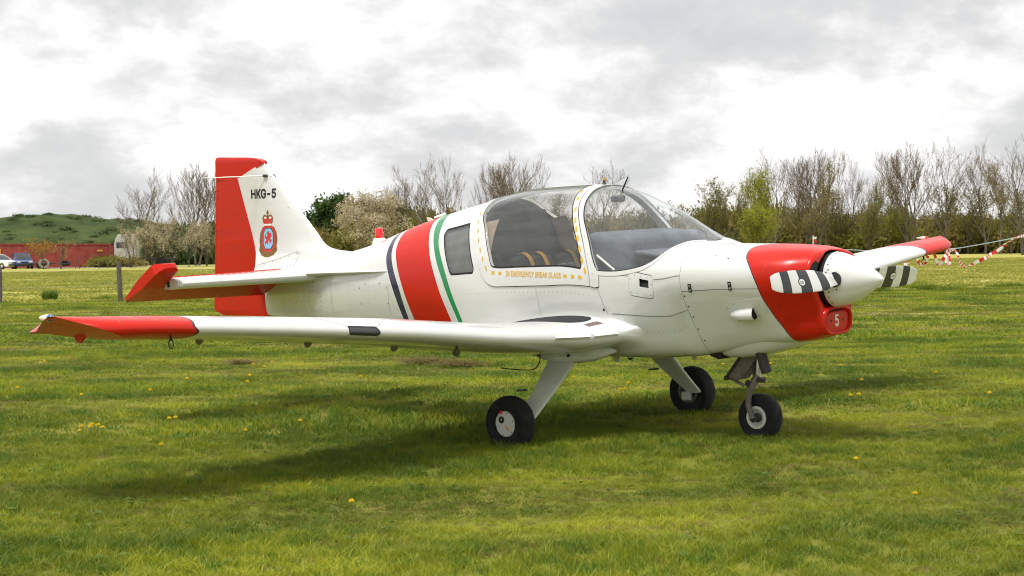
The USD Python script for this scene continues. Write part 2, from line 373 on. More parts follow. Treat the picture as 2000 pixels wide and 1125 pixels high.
def bend(surf, poly, us, vs, sides=(1, -1), off=0.0, thick=0.0):
    """(vertices, triangles, normals) of the polygon on the surface, pushed out by off; thick turns its free edges inwards."""
    w, f0 = sheet(poly, us, vs)
    VV, FF, NN, n = [], [], [], 0
    plate = len(sides) == 2 and isinstance(surf, Plate)
    for s in sides:
        p, nn = surf.P(w[:, 0], w[:, 1], s), surf.N(w[:, 0], w[:, 1], s)
        p = p + nn * off
        g = np.cross(p[f0[:, 1]] - p[f0[:, 0]], p[f0[:, 2]] - p[f0[:, 0]])
        f = f0 if (g * nn[f0[:, 0]]).sum() > 0 else f0[:, ::-1]
        VV.append(p); FF.append(f + n); NN.append(nn); n += len(p)
        if plate and s == sides[-1]:
            e = np.vstack([f0[:, [0, 1]], f0[:, [1, 2]], f0[:, [2, 0]]])
            _, idx, cnt = np.unique(np.sort(e, 1), axis=0, return_index=True, return_counts=True)
            be = e[idx[cnt == 1]]; m = len(be); q = np.arange(m)
            a, b, a2, b2 = VV[0][be[:, 0]], VV[0][be[:, 1]], p[be[:, 0]], p[be[:, 1]]
            en = np.cross(b - a, a2 - a); en /= np.maximum(np.linalg.norm(en, axis=1, keepdims=True), 1e-12)
            dw = w[be[:, 1]] - w[be[:, 0]]; outw = dw[:, 1:] * surf.U - dw[:, :1] * surf.V
            en *= np.where((outw * en).sum(1) < 0, -1, 1)[:, None]
            VV.append(np.vstack([a, b, b2, a2])); NN.append(np.vstack([en] * 4))
            fl = (np.cross(b - a, a2 - a) * en).sum(1) < 0
            fq = np.vstack([np.stack([q, q + m, q + 2 * m], 1), np.stack([q, q + 2 * m, q + 3 * m], 1)]); fl2 = np.r_[fl, fl]
            fq[fl2] = fq[fl2][:, ::-1]
            FF.append(fq + n); n += 4 * m
        if thick and not plate:
            e = np.vstack([f[:, [0, 1]], f[:, [1, 2]], f[:, [2, 0]]])
            k = np.sort(e, 1); _, idx, cnt = np.unique(k, axis=0, return_index=True, return_counts=True)
            be = e[idx[cnt == 1]]
            if len(sides) == 2 and hasattr(surf, "u0"):
                mid = (w[be[:, 0], 1] > .9999) & (w[be[:, 1], 1] > .9999) | (w[be[:, 0], 1] < .0001) & (w[be[:, 1], 1] < .0001)
                be = be[~mid]
            a, b = p[be[:, 0]], p[be[:, 1]]
            a2, b2 = a - nn[be[:, 0]] * thick, b - nn[be[:, 1]] * thick
            m = len(be); q = np.arange(m)
            en = np.cross(b - a, -nn[be[:, 0]]); en /= np.maximum(np.linalg.norm(en, axis=1, keepdims=True), 1e-12); en = -en
            VV.append(np.vstack([a, b, b2, a2])); NN.append(np.vstack([en] * 4))
            FF.append(np.vstack([np.stack([q, q + 3 * m, q + 2 * m], 1), np.stack([q, q + 2 * m, q + m], 1)]) + n); n += 4 * m
    v, f, nn = np.vstack(VV), np.vstack(FF), np.vstack(NN)
    if len(sides) == 2:
        _, first, inv = np.unique(np.round(np.hstack([v, nn]), 5), axis=0, return_index=True, return_inverse=True)
        v, nn, f = v[first], nn[first], inv.ravel()[f]
    return v, f, nn
def put(parent, name, surf, poly, us, vs, mat_, sides=(1, -1), off=0.0, thick=0.0, **kw):
    v, f, nn = bend(surf, poly, us, vs, sides, off, thick)
    return mesh(parent, name, (v, f), mat_, normals=nn, **kw)
# ---------------------------------------------------------------- terrain
def ground_z(x, y):
    """Height of the field: it falls gently to the left, and has a soft swell where the aeroplane stands."""
    x, y = np.asarray(x, float), np.asarray(y, float)
    base = .0145 * x * np.clip(y / 25, 0, 1)
    local = -.022 + .0415 * (x - .006) + .0296 * (y - 13.615)
    w = np.exp(-(((x - 1.2) / 5.5) ** 2 + ((y - 14.3) / 4.2) ** 2))
    p = np.stack([x * .35, y * .35, 0 * x], -1)
    und = (meshkit.fbm(p, 3, 5) - .5) * .05 * (1 - w)
    return base * (1 - w) + local * w + und
xs = np.unique(np.concatenate([np.linspace(-14, 14, 113), np.linspace(-70, 70, 71), np.linspace(-1500, 1500, 61)]))
ys = np.unique(np.concatenate([np.linspace(-6, 32, 120), np.linspace(32, 260, 90), np.linspace(-300, 2600, 40)]))
X, Y = np.meshgrid(xs, ys, indexing="ij")
Z = np.where(Y < 600, ground_z(np.clip(X, -140, 140), Y), ground_z(np.clip(X, -140, 140), np.full_like(Y, 600.)))
Z -= .02
gv = np.stack([X, Y, Z], -1).reshape(-1, 3)
gmat = mat("field_turf", {
    "g": ("geometry", {}), "mp": ("mapping", {"scale": (1.0, 1.0, 0.0)}), "mps": ("mapping", {"scale": (0.055, 0.42, 0.0)}),
    "n1": ("noise_texture", {"scale": 0.35, "detail": 5.0, "roughness": 0.6}), "n2": ("noise_texture", {"scale": 9.0, "detail": 6.0, "roughness": 0.7}),
    "n3": ("noise_texture", {"scale": 0.5, "detail": 4.0, "roughness": 0.6}),
    "xyz": ("separate_xyz", {}), "far": ("map_range", {"from_min": 28.0, "from_max": 60.0, "to_min": 0.0, "to_max": 1.0, "clamp": True}),
    "near": ("rgb_ramp", {"ramp": [(0.30, (0.10, 0.12, 0.016)), (0.48, (0.17, 0.185, 0.026)), (0.62, (0.25, 0.235, 0.045)), (0.80, (0.36, 0.30, 0.11))]}),
    "mown": ("rgb_ramp", {"ramp": [(0.30, (0.20, 0.22, 0.035)), (0.46, (0.31, 0.295, 0.06)), (0.60, (0.43, 0.38, 0.12)), (0.75, (0.55, 0.48, 0.23))]}),
    "mixn": ("mix_float", {"fac": 0.45}), "mixc": ("mix_color", {"blend_type": "mix"}), 
    "bmp": ("bump", {"strength": 0.9, "distance": 0.06}), "p": ("principled_bsdf", {"roughness": 0.95, "specular_ior_level": 0.1}),
}, [("g.position", "mp.vector"), ("g.position", "mps.vector"), ("g.position", "xyz.vector"), ("mp.vector", "n1.vector"), ("mp.vector", "n2.vector"), ("mps.vector", "n3.vector"),
    ("n1.fac", "mixn.a"), ("n2.fac", "mixn.b"), ("mixn.result", "near.fac"), ("n3.fac", "mown.fac"), ("xyz.y", "far.value"), ("far.result", "mixc.fac"), ("near.color", "mixc.a"), ("mown.color", "mixc.b"),
    ("mixc.result", "p.base_color"), ("n2.fac", "bmp.height"), ("bmp.normal", "p.normal")])
mesh(None, "grass_field", (gv, grid_faces(len(xs), len(ys))), gmat, smooth=True, kind="structure", label="mown grass airfield running back to the trees", category="field")
# ---------------------------------------------------------------- the aeroplane (its own frame: x forward from the spinner tip, y to port, z up)
BASE = np.array([-2.2, 0.0, 0.0])
R_PLANE = np.array([[0.74447, 0.66636, -0.04157], [-0.66756, 0.74398, -0.02942], [0.01132, 0.04965, 0.9987]])
T_PLANE = np.array([0.9277, 14.2239, 0.007])
plane = thing("light_aircraft", "white light aeroplane with red nose, red tail and bubble canopy parked on the grass", "aeroplane", M=matrix(R_PLANE, T_PLANE))
def pm(parent, name, m, mat_, smooth=40, normals=None, **kw):
    """A part of the aeroplane given in aeroplane coordinates."""
    if normals is None:
        v, f, n = meshkit.arrays(m, smooth)
        if n is None: return mesh(parent, name, (v - BASE, f), mat_, smooth=False, **kw)
        return mesh(parent, name, (v - BASE, f), mat_, normals=n, **kw)
    v, f = m
    return mesh(parent, name, (np.asarray(v) - BASE, f), mat_, normals=normals, **kw)
def pput(parent, name, surf, poly, us, vs, mat_, sides=(1, -1), off=0.0, thick=0.0, **kw):
    """One piece per side and per outline; pieces that cross the centre line stay whole. Returns the starboard (or only) piece."""
    made = None
    for g in polys(poly):
        if g.area < 1e-7: continue
        lo, hi = g.bounds[1], g.bounds[3]
        whole = len(sides) == 1 or isinstance(surf, Plate) and off == 0 or (surf is FUS and (lo < .002 or hi > .998))
        for sd in ([sides] if whole else [(k,) for k in sides]):
            v, f, nn = bend(surf, g, us, vs, sd, off, thick)
            r = pm(parent, name, (v, f), mat_, normals=nn, **kw)
            if made is None or (not whole and sd == (-1,)): made = r
    return made
def dots(surf, pts, r=0.006, off=0.0012, ru=None, sides=(-1,), vscale=1.35):
    """Screw heads: small domed hexagons standing on the surface."""
    V, F, NN, n = [], [], [], 0
    th = np.linspace(0, 2 * np.pi, 8, endpoint=False)
    for s in sides:
        for u, v in pts:
            p, nn = surf.P(np.array([u]), np.array([v]), s)[0], surf.N(np.array([u]), np.array([v]), s)[0]
            fr = frame_to_any(nn)
            ring = p + (np.cos(th)[:, None] * fr[:, 0] + np.sin(th)[:, None] * fr[:, 1]) * r + nn * off * .3
            V += [ring, [p + nn * off * 1.6]]; NN += [np.repeat([nn], 9, 0)]
            F += [[n + k, n + (k + 1) % 8, n + 8] for k in range(8)]; n += 9
    return np.vstack(V), np.array(F), np.vstack(NN)
def pdots(parent, name, surf, pts, mat_=None, **kw):
    v, f, nn = dots(surf, pts, **kw)
    return pm(parent, name, (v, f), mat_ or M["screw"], normals=nn, kind="stuff")
def ring_pts(cu, cv, ru, rv, n, a0=0.0):
    a = np.linspace(0, 2 * np.pi, n, endpoint=False) + a0
    return np.stack([cu + ru * np.cos(a), cv + rv * np.sin(a)], 1)
def smooth_line(pts, n=60):
    p = np.asarray(pts, float)
    d = np.concatenate([[0], np.cumsum(np.linalg.norm(np.diff(p, axis=0), axis=1))])
    return PchipInterpolator(d, p, axis=0)(np.linspace(0, d[-1], n))
def along(pts, step):
    l = LineString(pts); n = max(2, int(l.length / step) + 1)
    return [l.interpolate(k / (n - 1), normalized=True).coords[0] for k in range(n)]

US, VS = np.arange(-6.30, -0.35, 0.04), np.linspace(0, 1, 65)

# outlines on the fuselage sheet (x, v)
wind_front = smooth_line([(-1.380, 1.0), (-1.395, .946), (-1.445, .839), (-1.465, .773), (-1.50, .696), (-1.563, .645), (-1.70, .599), (-1.89, .565), (-2.033, .556)])
wind_back = smooth_line([(-2.033, .556), (-2.085, .605), (-2.126, .652), (-2.18, .70), (-2.229, .739), (-2.275, .796), (-2.30, .853), (-2.318, .92), (-2.325, 1.0)])
gap = smooth_line([(-2.095, .490), (-2.10, .53), (-2.125, .575), (-2.175, .64), (-2.225, .69), (-2.275, .737), (-2.325, .796), (-2.352, .853), (-2.372, .92), (-2.38, 1.0)])
windscreen = Polygon(np.vstack([wind_front, wind_back[1:]]))
wind_frame = Polygon(np.vstack([wind_back, gap[::-1]]))
wind_frame = Polygon(np.vstack([[(-2.01, .535)], wind_back, gap[::-1], [(-2.05, .488), (-2.01, .495)]])).buffer(0)
can_out = Polygon(np.vstack([gap, smooth_line([(-3.42, 1.0), (-3.42, .85), (-3.372, .773), (-3.30, .66), (-3.215, .565), (-3.15, .505), (-3.09, .483), (-3.016, .475), (-2.55, .476), (-2.095, .490)])[:-1]])).buffer(0)
pane = Polygon(np.vstack([smooth_line([(-2.172, .550), (-2.178, .575), (-2.232, .642), (-2.285, .690), (-2.330, .737), (-2.382, .796), (-2.415, .853), (-2.432, .92), (-2.438, .962)]),
                          smooth_line([(-3.335, .962), (-3.325, .85), (-3.300, .79), (-3.200, .706), (-3.105, .60), (-3.07, .560), (-3.055, .553), (-2.95, .548)])])).buffer(-.012).buffer(.012)
rear_win = Polygon([(-3.708, .732), (-3.698, .757), (-3.43, .757), (-3.265, .545), (-3.285, .537), (-3.53, .541), (-3.553, .556)]).buffer(-.014).buffer(.014)
def across(pts):
    p = PchipInterpolator(*zip(*sorted((v, x) for x, v in pts)))
    v = np.linspace(0, 1, 50)
    return np.stack([p(v), v], 1)
navyL = across([(-4.50, 1), (-4.447, .789), (-4.418, .696), (-4.343, .589), (-4.245, .455), (-4.181, .338), (-4.08, 0)])
navyR = across([(-4.45, 1), (-4.393, .793), (-4.356, .709), (-4.278, .605), (-4.181, .482), (-4.114, .338), (-4.01, 0)])
redL = across([(-4.40, 1), (-4.338, .796), (-4.31, .726), (-4.233, .619), (-4.135, .488), (-4.044, .341), (-3.93, 0)])
redR = across([(-4.06, 1), (-3.955, .806), (-3.894, .729), (-3.803, .625), (-3.699, .505), (-3.582, .344), (-3.45, 0)])
grL = across([(-4.02, 1), (-3.903, .813), (-3.862, .756), (-3.745, .632), (-3.621, .502), (-3.504, .344), (-3.38, 0)])
grR = across([(-3.94, 1), (-3.818, .813), (-3.758, .712), (-3.623, .575), (-3.536, .468), (-3.452, .344), (-3.33, 0)])
def band(a, b): return Polygon(np.vstack([a, b[::-1]]))
nav_s, red_s, gr_s = band(navyL, navyR), band(redL, redR), band(grL, grR)
hatch = rounded(-1.742, .487, -1.528, .588, .025)
hatch_hole = sbox(-1.649, .531, -1.565, .565)
intake_cut = sbox(-.9, -.1, -.3, -.05)
FW = -1.30
body = sbox(-6.285, 0, FW - .0015, 1).difference(unary_union([windscreen, wind_frame, can_out, rear_win, nav_s, red_s, gr_s, hatch.buffer(.0015)]))

fus = pput(plane, "fuselage", FUS, body, US, VS, M["white"], thick=.006)
pput(fus, "navy_stripe", FUS, nav_s, US, VS, M["navy"])
pput(fus, "red_band", FUS, red_s.difference(rear_win), US, VS, M["red"])
pput(fus, "green_stripe", FUS, gr_s.difference(rear_win), US, VS, M["green"])
hp = pput(fus, "access_hatch", FUS, hatch.buffer(-.0015).difference(hatch_hole), US, VS, M["white"], off=.001, thick=.012)
pput(hp, "recess", FUS, hatch_hole.buffer(.02), US, VS, M["dark"], off=-.035)
pdots(hp, "screw_row", FUS, along(hatch.buffer(-.014).exterior.coords, .052), sides=(1, -1))
# tail cap
ringp = np.vstack([FUS.P(np.full(40, -6.285), np.linspace(0, 1, 40), 1), FUS.P(np.full(40, -6.285), np.linspace(1, 0, 40), -1)[1:-1]])
c0 = ringp.mean(0)
pm(fus, "tail_cap", loft([ringp, c0 + (ringp - c0) * [1, .82, .96] - [.012, 0, 0], c0 + (ringp - c0) * [1, .4, .8] - [.018, 0, 0]]), M["white"], smooth=60)
# thin joints
def seam(pts, w=.0022, m="seam_grey", parent=None, off=.0007, sides=(-1, 1)):
    pput(parent or fus, "panel_seam", FUS, LineString(pts).buffer(w, cap_style=2), US, VS, M[m], off=off, sides=sides)
seam([(-2.035, .50), (-1.985, .43), (-1.955, .395)], .0016)
seam([(-1.305, .586), (-1.52, .572)]); seam([(-1.75, .563), (-2.0, .548)], .0016); seam([(-1.305, .411), (-1.60, .405), (-1.92, .400)])
seam([(-4.34, .53), (-4.345, .36)], .0018)
for cu, cv, ru, rv, n in ((-5.80, .485, .085, .09, 12), (-5.44, .452, .105, .10, 14)):
    pdots(fus, "screw_ring", FUS, ring_pts(cu, cv, ru, rv, n), sides=(1, -1), r=.005)
pdots(fus, "screw_row", FUS, [(-4.656, .555), (-4.461, .542), (-4.363, .512), (-4.356, .428), (-4.747, .535), (-4.734, .435)], sides=(1, -1))
pdots(fus, "screw_row", FUS, [(-1.99, .411), (-1.838, .308)], r=.011, sides=(1, -1))

for x in (-4.62, -4.90, -5.18, -5.62, -5.98):
    pdots(fus, "rivet_row", FUS, [(x, v) for v in np.arange(.20, .62, .026)], sides=(1, -1), r=.0036, mat_=M["seam_grey"], off=.0008)
for v, a, b in ((.625, -5.9, -4.50), (.30, -5.9, -4.20), (.455, -3.42, -2.1), (.33, -1.9, -1.32)):
    pdots(fus, "rivet_row", FUS, [(x, v) for x in np.arange(a, b, .042)], sides=(1, -1), r=.0036, mat_=M["seam_grey"], off=.0008)
seam([(-5.20, .62), (-5.17, .50), (-5.15, .30)], .0013); seam([(-2.62, .47), (-2.60, .37)], .0012)
# windscreen, canopy and windows
pput(plane, "windscreen", FUS, windscreen.buffer(-.001), US, VS, M["windscreen"], off=-.003)
wf = pput(plane, "windscreen_frame", FUS, wind_frame.buffer(-.0035), US, VS, M["white"], off=.007, thick=.035)
pdots(wf, "screw_row", FUS, along([(-2.065, .54), (-2.10, .585), (-2.15, .645), (-2.20, .69), (-2.25, .737), (-2.30, .796), (-2.33, .87)], .085), off=.008, sides=(1, -1), r=.0045)
base_trim = LineString(wind_front[5:]).buffer(.016).intersection(sbox(-6, 0, FW - .002, 1)).difference(windscreen)
pput(wf, "base_trim", FUS, base_trim, US, VS, M["white"], off=.004, thick=.006)
pput(wf, "edge_seal", FUS, LineString(np.vstack([wind_front, wind_back])).buffer(.0035), US, VS, M["dark"], off=.0015)
pput(wf, "hoop_gap", FUS, LineString(gap[:-1]).buffer(.012).intersection(sbox(-7, 0, 0, 1)), US, VS, M["dark"], off=-.004)
cg = pput(plane, "canopy_glass", FUS, pane.buffer(.004), US, VS, M["glass"], off=-.002)
cf = pput(plane, "canopy_frame", FUS, can_out.buffer(-.003).difference(pane), US, VS, M["white"], off=.007, thick=.03)
pput(cf, "edge_seal", FUS, LineString(pane.exterior.coords).buffer(.003), US, VS, M["dark"], off=.0078)
pput(cf, "frame_gap", FUS, LineString(np.array(can_out.exterior.coords)).buffer(.007).intersection(sbox(-7, 0, 0, .995)), US, VS, M["dark"], off=-.002)
dash = []
def dash_at(x, v, dx, dv, lx=.022, lv=.0085):
    t = np.array([dx, dv], float); t /= np.linalg.norm(t); q = np.array([-t[1], t[0]])
    return Polygon([np.array([x, v]) + a * t * lx * .62 + b * q * lv * .8 for a, b in ((-1, -1), (1, -1), (1, 1), (-1, 1))])
F_ = [(-2.405, .87), (-2.372, .82), (-2.330, .765), (-2.292, .722), (-2.262, .688), (-2.232, .655), (-2.200, .618), (-2.170, .580), (-2.138, .545)]
A_ = [(-3.348, .795), (-3.315, .748), (-3.277, .705), (-3.242, .662), (-3.205, .622), (-3.168, .585), (-3.125, .548)]
for k, (x, v) in enumerate(F_): dash.append(dash_at(x, v, .04, -.045, .021, .010))
for k, (x, v) in enumerate(A_): dash.append(dash_at(x, v, .04, -.045, .018, .0075))
for x, v in [(-3.048, .530), (-2.977, .527), (-2.326, .5135), (-2.255, .515), (-2.185, .517)]: dash.append(dash_at(x, v, 1, 0, .026, .0075))
pput(cf, "yellow_dashes", FUS, unary_union(dash), US, VS, M["yellow"], off=.0082)
def letters(parent, name, text, x0, z0, height, width, mat_, surf_y, bold=False, fat=.02):
    """Flat lettering pressed onto the side; surf_y(x, z) gives points just proud of the skin."""
    t = meshkit.text_mesh(text, height, .001, bold=bold)
    v, f = np.array(t.vertices), np.array(t.faces)
    top = (v[f][:, :, 2] > .0005).all(1)
    g = unary_union([Polygon(t_[:, :2]).buffer(1e-6) for t_ in v[f[top]]]).buffer(height * fat, quad_segs=3)
    V_, F_2, n_ = [], [], 0
    for q_ in polys(g.simplify(height * .004)):
        a_, b_ = earcut(q_); V_.append(a_); F_2.append(b_ + n_); n_ += len(a_)
    v = np.vstack(V_); v = np.hstack([v, np.zeros((len(v), 1))]); f = np.vstack(F_2)
    k = width / (v[:, 0].max() - v[:, 0].min())
    x = x0 + (v[:, 0] - v[:, 0].min()) * k
    return pm(parent, name, (surf_y(x, z0 + v[:, 1]), f), mat_, smooth=False)
def fus_side(x, z, off=.0085):
    v = FUS.v_at(x, z)
    return FUS.P(x, v, -1) + FUS.N(x, v, -1) * off
def fus_line(x, zz, off=.0085):
    """The text follows the canopy rail (a line of constant v), not the horizon."""
    v = np.interp(x, [-3.0, -2.3], [.527, .5125]) + (zz - 0.0) / 1.36
    return FUS.P(x, v, -1) + FUS.N(x, v, -1) * off
letters(cf, "emergency_lettering", "IN EMERGENCY BREAK GLASS", -2.918, -.013, .026, .553, M["yellow"], fus_line, bold=False, fat=.03)
rw = pput(plane, "rear_window", FUS, rear_win.buffer(-.001), US, VS, M["glass"], off=-.002)
pput(rw, "window_seal", FUS, LineString(rear_win.exterior.coords).buffer(.004), US, VS, M["dark"], off=.0008)
pput(rw, "grey_blind", FUS, rear_win.buffer(.03), US, VS, M["blind"], off=-.022)

# engine cowling
red_edge = across([(-.92, 1), (-.90, .876), (-.836, .696), (-.757, .599), (-.715, .518), (-.692, .415), (-.672, .321), (-.632, .231), (-.602, .117), (-.60, 0)])
front = sbox(FW + .0015, 0, -.415, 1)
aft_side = Polygon(np.vstack([red_edge, [(-2, 1), (-2, 0)]]))
SPLIT = LineString([(-1.4, .512), (-.60, .506)]).buffer(.0018, cap_style=2)
wcowl = front.intersection(aft_side)
nose_side = front.difference(aft_side.buffer(.007))
cowl = pput(plane, "engine_cowling", FUS, wcowl.difference(SPLIT), US, VS, M["white"], thick=.010, label="white rear half of the engine cowling")
ncowl = pput(plane, "nose_cowl", FUS, nose_side, np.arange(-6.3, -.35, .02), VS, M["red"], thick=.0)
pput(ncowl, "navy_edge_stripe", FUS, front.intersection(aft_side.buffer(.007)).difference(aft_side), US, VS, M["navy"])
pdots(ncowl, "fastener_row", FUS, [(-.80, .66), (-.66, .63), (-.70, .47), (-.60, .36), (-.52, .52), (-.50, .70), (-.62, .78)], sides=(1, -1), r=.0055, mat_=M["crestred"])
pput(cowl, "inner_skin", FUS, sbox(FW - .03, 0, -.62, 1), US, VS, M["dark"], off=-.013)
for x in (-1.226, -.914):
    for s in (-1, 1):
        p, n = FUS.P(np.array([x]), np.array([.525]), s)[0], FUS.N(np.array([x]), np.array([.525]), s)[0]
        fr = frame_to_any(n); fr = np.stack([np.array([1.0, 0, 0]) - n * n[0], np.cross(n, [1.0, 0, 0]), n], 1)
        lt = pm(cowl, "toggle_latch", cat(cbox((.026, .062, .004), p + n * .002, .001, fr), ), M["black"], smooth=False)
        pm(lt, "latch_lever", cat(cbox((.012, .018, .006), p + n * .004 + fr[:, 1] * .014, .002, fr), cbox((.015, .014, .006), p + n * .004 - fr[:, 1] * .018, .002, fr)), M["metal"], smooth=False)
seam([(-1.29, .512), (-1.29, .511)], parent=cowl)
pdots(cowl, "screw_row", FUS, [(-1.285, .487), (-1.285, .43), (-1.285, .30), (-1.282, .37), (-1.28, .23), (-1.075, .699), (-.96, .676)], sides=(1, -1), r=.007)
# cooling scoop on each side of the cowling
for s in (-1, 1):
    scoop_panel = Polygon(smooth_line([(-1.012, .385), (-.99, .420), (-.93, .438), (-.82, .447), (-.735, .452), (-.705, .43), (-.70, .39), (-.74, .345), (-.83, .312), (-.93, .300), (-.99, .33), (-1.012, .385)], 50)).buffer(0)
    sp = pput(cowl, "scoop_panel", FUS, scoop_panel.difference(aft_side.symmetric_difference(sbox(-3, 0, 0, 1)).buffer(.004)), US, VS, M["white"], sides=(s,), off=.003, thick=.004)
    pdots(sp, "screw_row", FUS, [(-.985, .40), (-.93, .425), (-.94, .315), (-.98, .345), (-.77, .340), (-.83, .323)], off=.004, sides=(s,), r=.007)
    rings = []
    for x, w, h in ((-.985, .004, .006), (-.96, .028, .024), (-.92, .046, .037), (-.87, .056, .044), (-.82, .058, .046), (-.792, .056, .045)):
        o = FUS.P(np.array([x]), np.array([.366]), s)[0]; n = FUS.N(np.array([x]), np.array([.366]), s)[0]
        tz = np.cross(n, [1.0, 0, 0]); tz /= np.linalg.norm(tz)
        e = superellipse(h, w, 2, 28)
        rings.append(o + e[:, :1] * tz + (e[:, 1:] + .012) * n)
    scp = pm(sp, "scoop", loft(rings, caps=True), M["white"], smooth=50)
    mouth = rings[-1]; mc = mouth.mean(0)
    pm(scp, "scoop_mouth", loft([mouth * .9 + mc * .1 + [.0012, 0, 0], mouth * .05 + mc * .95 + [.0012, 0, 0]]), M["dark"], smooth=False)
# front face of the nose cowl: a rounded lip that rolls in to the spinner
SPC = np.array([-.36, 0, 1.152])
class Lip:
    """u = 0 at the cowl's edge to 1 at the spinner; v round the half outline as on the fuselage."""
    def P(self, u, v, side=1):
        u, v = np.broadcast_arrays(np.asarray(u, float), np.asarray(v, float))
        a = FUS.P(np.full(v.shape, -.415), v, side)
        th = np.arctan2(a[..., 2] - 1.152, abs(a[..., 1])); r = .197
        b = np.stack([np.full(v.shape, -.40), side * r * np.cos(th), 1.152 + r * np.sin(th)], -1)
        d = np.linalg.norm((a - b)[..., 1:], axis=-1)
        w = np.clip(u, 0, 1); roll = np.minimum(.035, d * .55)
        q = np.clip(w * d / np.maximum(roll, 1e-6), 0, 1)
        x = -.415 + roll * np.sin(np.arccos(1 - q)) * .95 - .03 * np.clip((w - .45) / .55, 0, 1) ** 2
        p = a + (b - a) * w[..., None]; p[..., 0] = x
        return p
    def N(self, u, v, side=1):
        e = 2e-3
        a = self.P(np.clip(u + e, 0, 1), v, 1) - self.P(np.clip(u - e, 0, 1), v, 1)
        b = self.P(u, np.clip(v + .01, 0, 1), 1) - self.P(u, np.clip(v - .01, 0, 1), 1)
        n = np.cross(a, b); n /= np.maximum(np.linalg.norm(n, axis=-1, keepdims=True), 1e-12)
        n *= np.where((n * (self.P(u, v, 1) - [-.75, 0, 1.10])).sum(-1) < 0, -1, 1)[..., None]
        n[..., 1] *= side
        return n
LIP = Lip()
inlet = Polygon(smooth_line([(.13, .56), (.10, .62), (.14, .675), (.30, .725), (.65, .735), (.97, .70), (.98, .56), (.80, .52), (.35, .52), (.13, .56)], 60)).buffer(0)
pput(ncowl, "front_lip", LIP, sbox(0, 0, 1, 1).difference(inlet), np.linspace(0, 1, 22), np.linspace(0, 1, 97), M["red"])
for s in (-1, 1):
    v, f, n = bend(LIP, inlet, np.linspace(0, 1, 22), np.linspace(0, 1, 97), sides=(s,))
    lipline = LIP.P(*np.array(inlet.exterior.coords).T, s)
    lc = lipline.mean(0)
    pm(ncowl, "cooling_inlet", loft([lipline, lipline * [1, .9, .9] + lc * [0, .1, .1] - [.14, 0, 0]], caps=True), M["dark"], smooth=False)
pm(ncowl, "backplate", lathe([(0, 0), (.188, 0), (.188, .03), (0, .03)], (1, 0, 0), (-.405, 0, 1.152)), M["dark"])
# chin intake: a rolled lip, with a red plug pushed in
def rr(x, hw, hh, zc, n=3.2, k=44): 
    e = superellipse(hw, hh, n, k)
    return np.stack([np.full(k, x), e[:, 0], zc + e[:, 1]], 1)
ch = [rr(-.66, .20, .10, .86), rr(-.60, .247, .128, .862), rr(-.55, .262, .136, .864, 2.8), rr(-.51, .250, .131, .866, 2.8), rr(-.47, .232, .123, .868, 2.8), rr(-.44, .217, .115, .870, 2.8), rr(-.415, .203, .109, .871, 2.8), rr(-.39, .190, .104, .871, 2.8), rr(-.372, .180, .100, .871), rr(-.362, .169, .092, .871), rr(-.364, .160, .084, .871), rr(-.375, .154, .078, .871), rr(-.46, .150, .074, .871)]
intake = pm(ncowl, "air_intake", loft(ch, caps=True), M["red"], smooth=60)
pm(intake, "intake_gap", loft([rr(-.396, .1535, .0775, .871), rr(-.397, .01, .01, .871)]), M["dark"], smooth=False)
plug = pm(intake, "intake_plug", loft([rr(-.44, .137, .064, .871), rr(-.385, .137, .064, .871), rr(-.379, .131, .058, .871)]), M["red"], smooth=30)
t5 = meshkit.text_mesh("5", .078, .002, bold=True)
t5v = np.array(t5.vertices); t5v[:, 0] = (t5v[:, 0] - t5v[:, 0].mean()) * .80
pm(plug, "painted_number", trimesh.Trimesh(np.stack([-.3790 + t5v[:, 2], t5v[:, 0] - .004, .871 - .039 + t5v[:, 1]], 1), t5.faces), M["crestwhite"], smooth=False)
for y in (-.075, .075):
    pm(plug, "plug_fastener", cat(cbox((.004, .030, .005), (-.378, y, .873), .001), cbox((.004, .006, .018), (-.378, y, .873), .001)), M["black"], smooth=False)
# lower fairing and its outlet
rings = []
for x, hw, zb, zt in ((-.565, .05, .728, .75), (-.62, .13, .708, .755), (-.72, .185, .672, .75), (-.86, .215, .636, .74), (-1.0, .225, .606, .735), (-1.12, .225, .592, .725), (-1.22, .215, .592, .715), (-1.275, .20, .600, .70)):
    y = np.linspace(-1, 1, 21)
    low = np.stack([np.full(21, x), hw * y, zb + (zt - zb) * abs(y) ** 3.2], 1)
    top = np.stack([np.full(8, x), hw * np.linspace(.95, -.95, 8), np.full(8, zt)], 1)
    rings.append(np.vstack([low, top]))
lf = pm(plane, "lower_cowl_fairing", loft(rings, caps=True), M["white"], smooth=60)
pm(lf, "cooling_outlet", cat(cbox((.10, .34, .075), (-1.305, 0, .635), .012, trimesh.transformations.rotation_matrix(.35, [0, 1, 0])[:3, :3])), M["dark"], smooth=False)
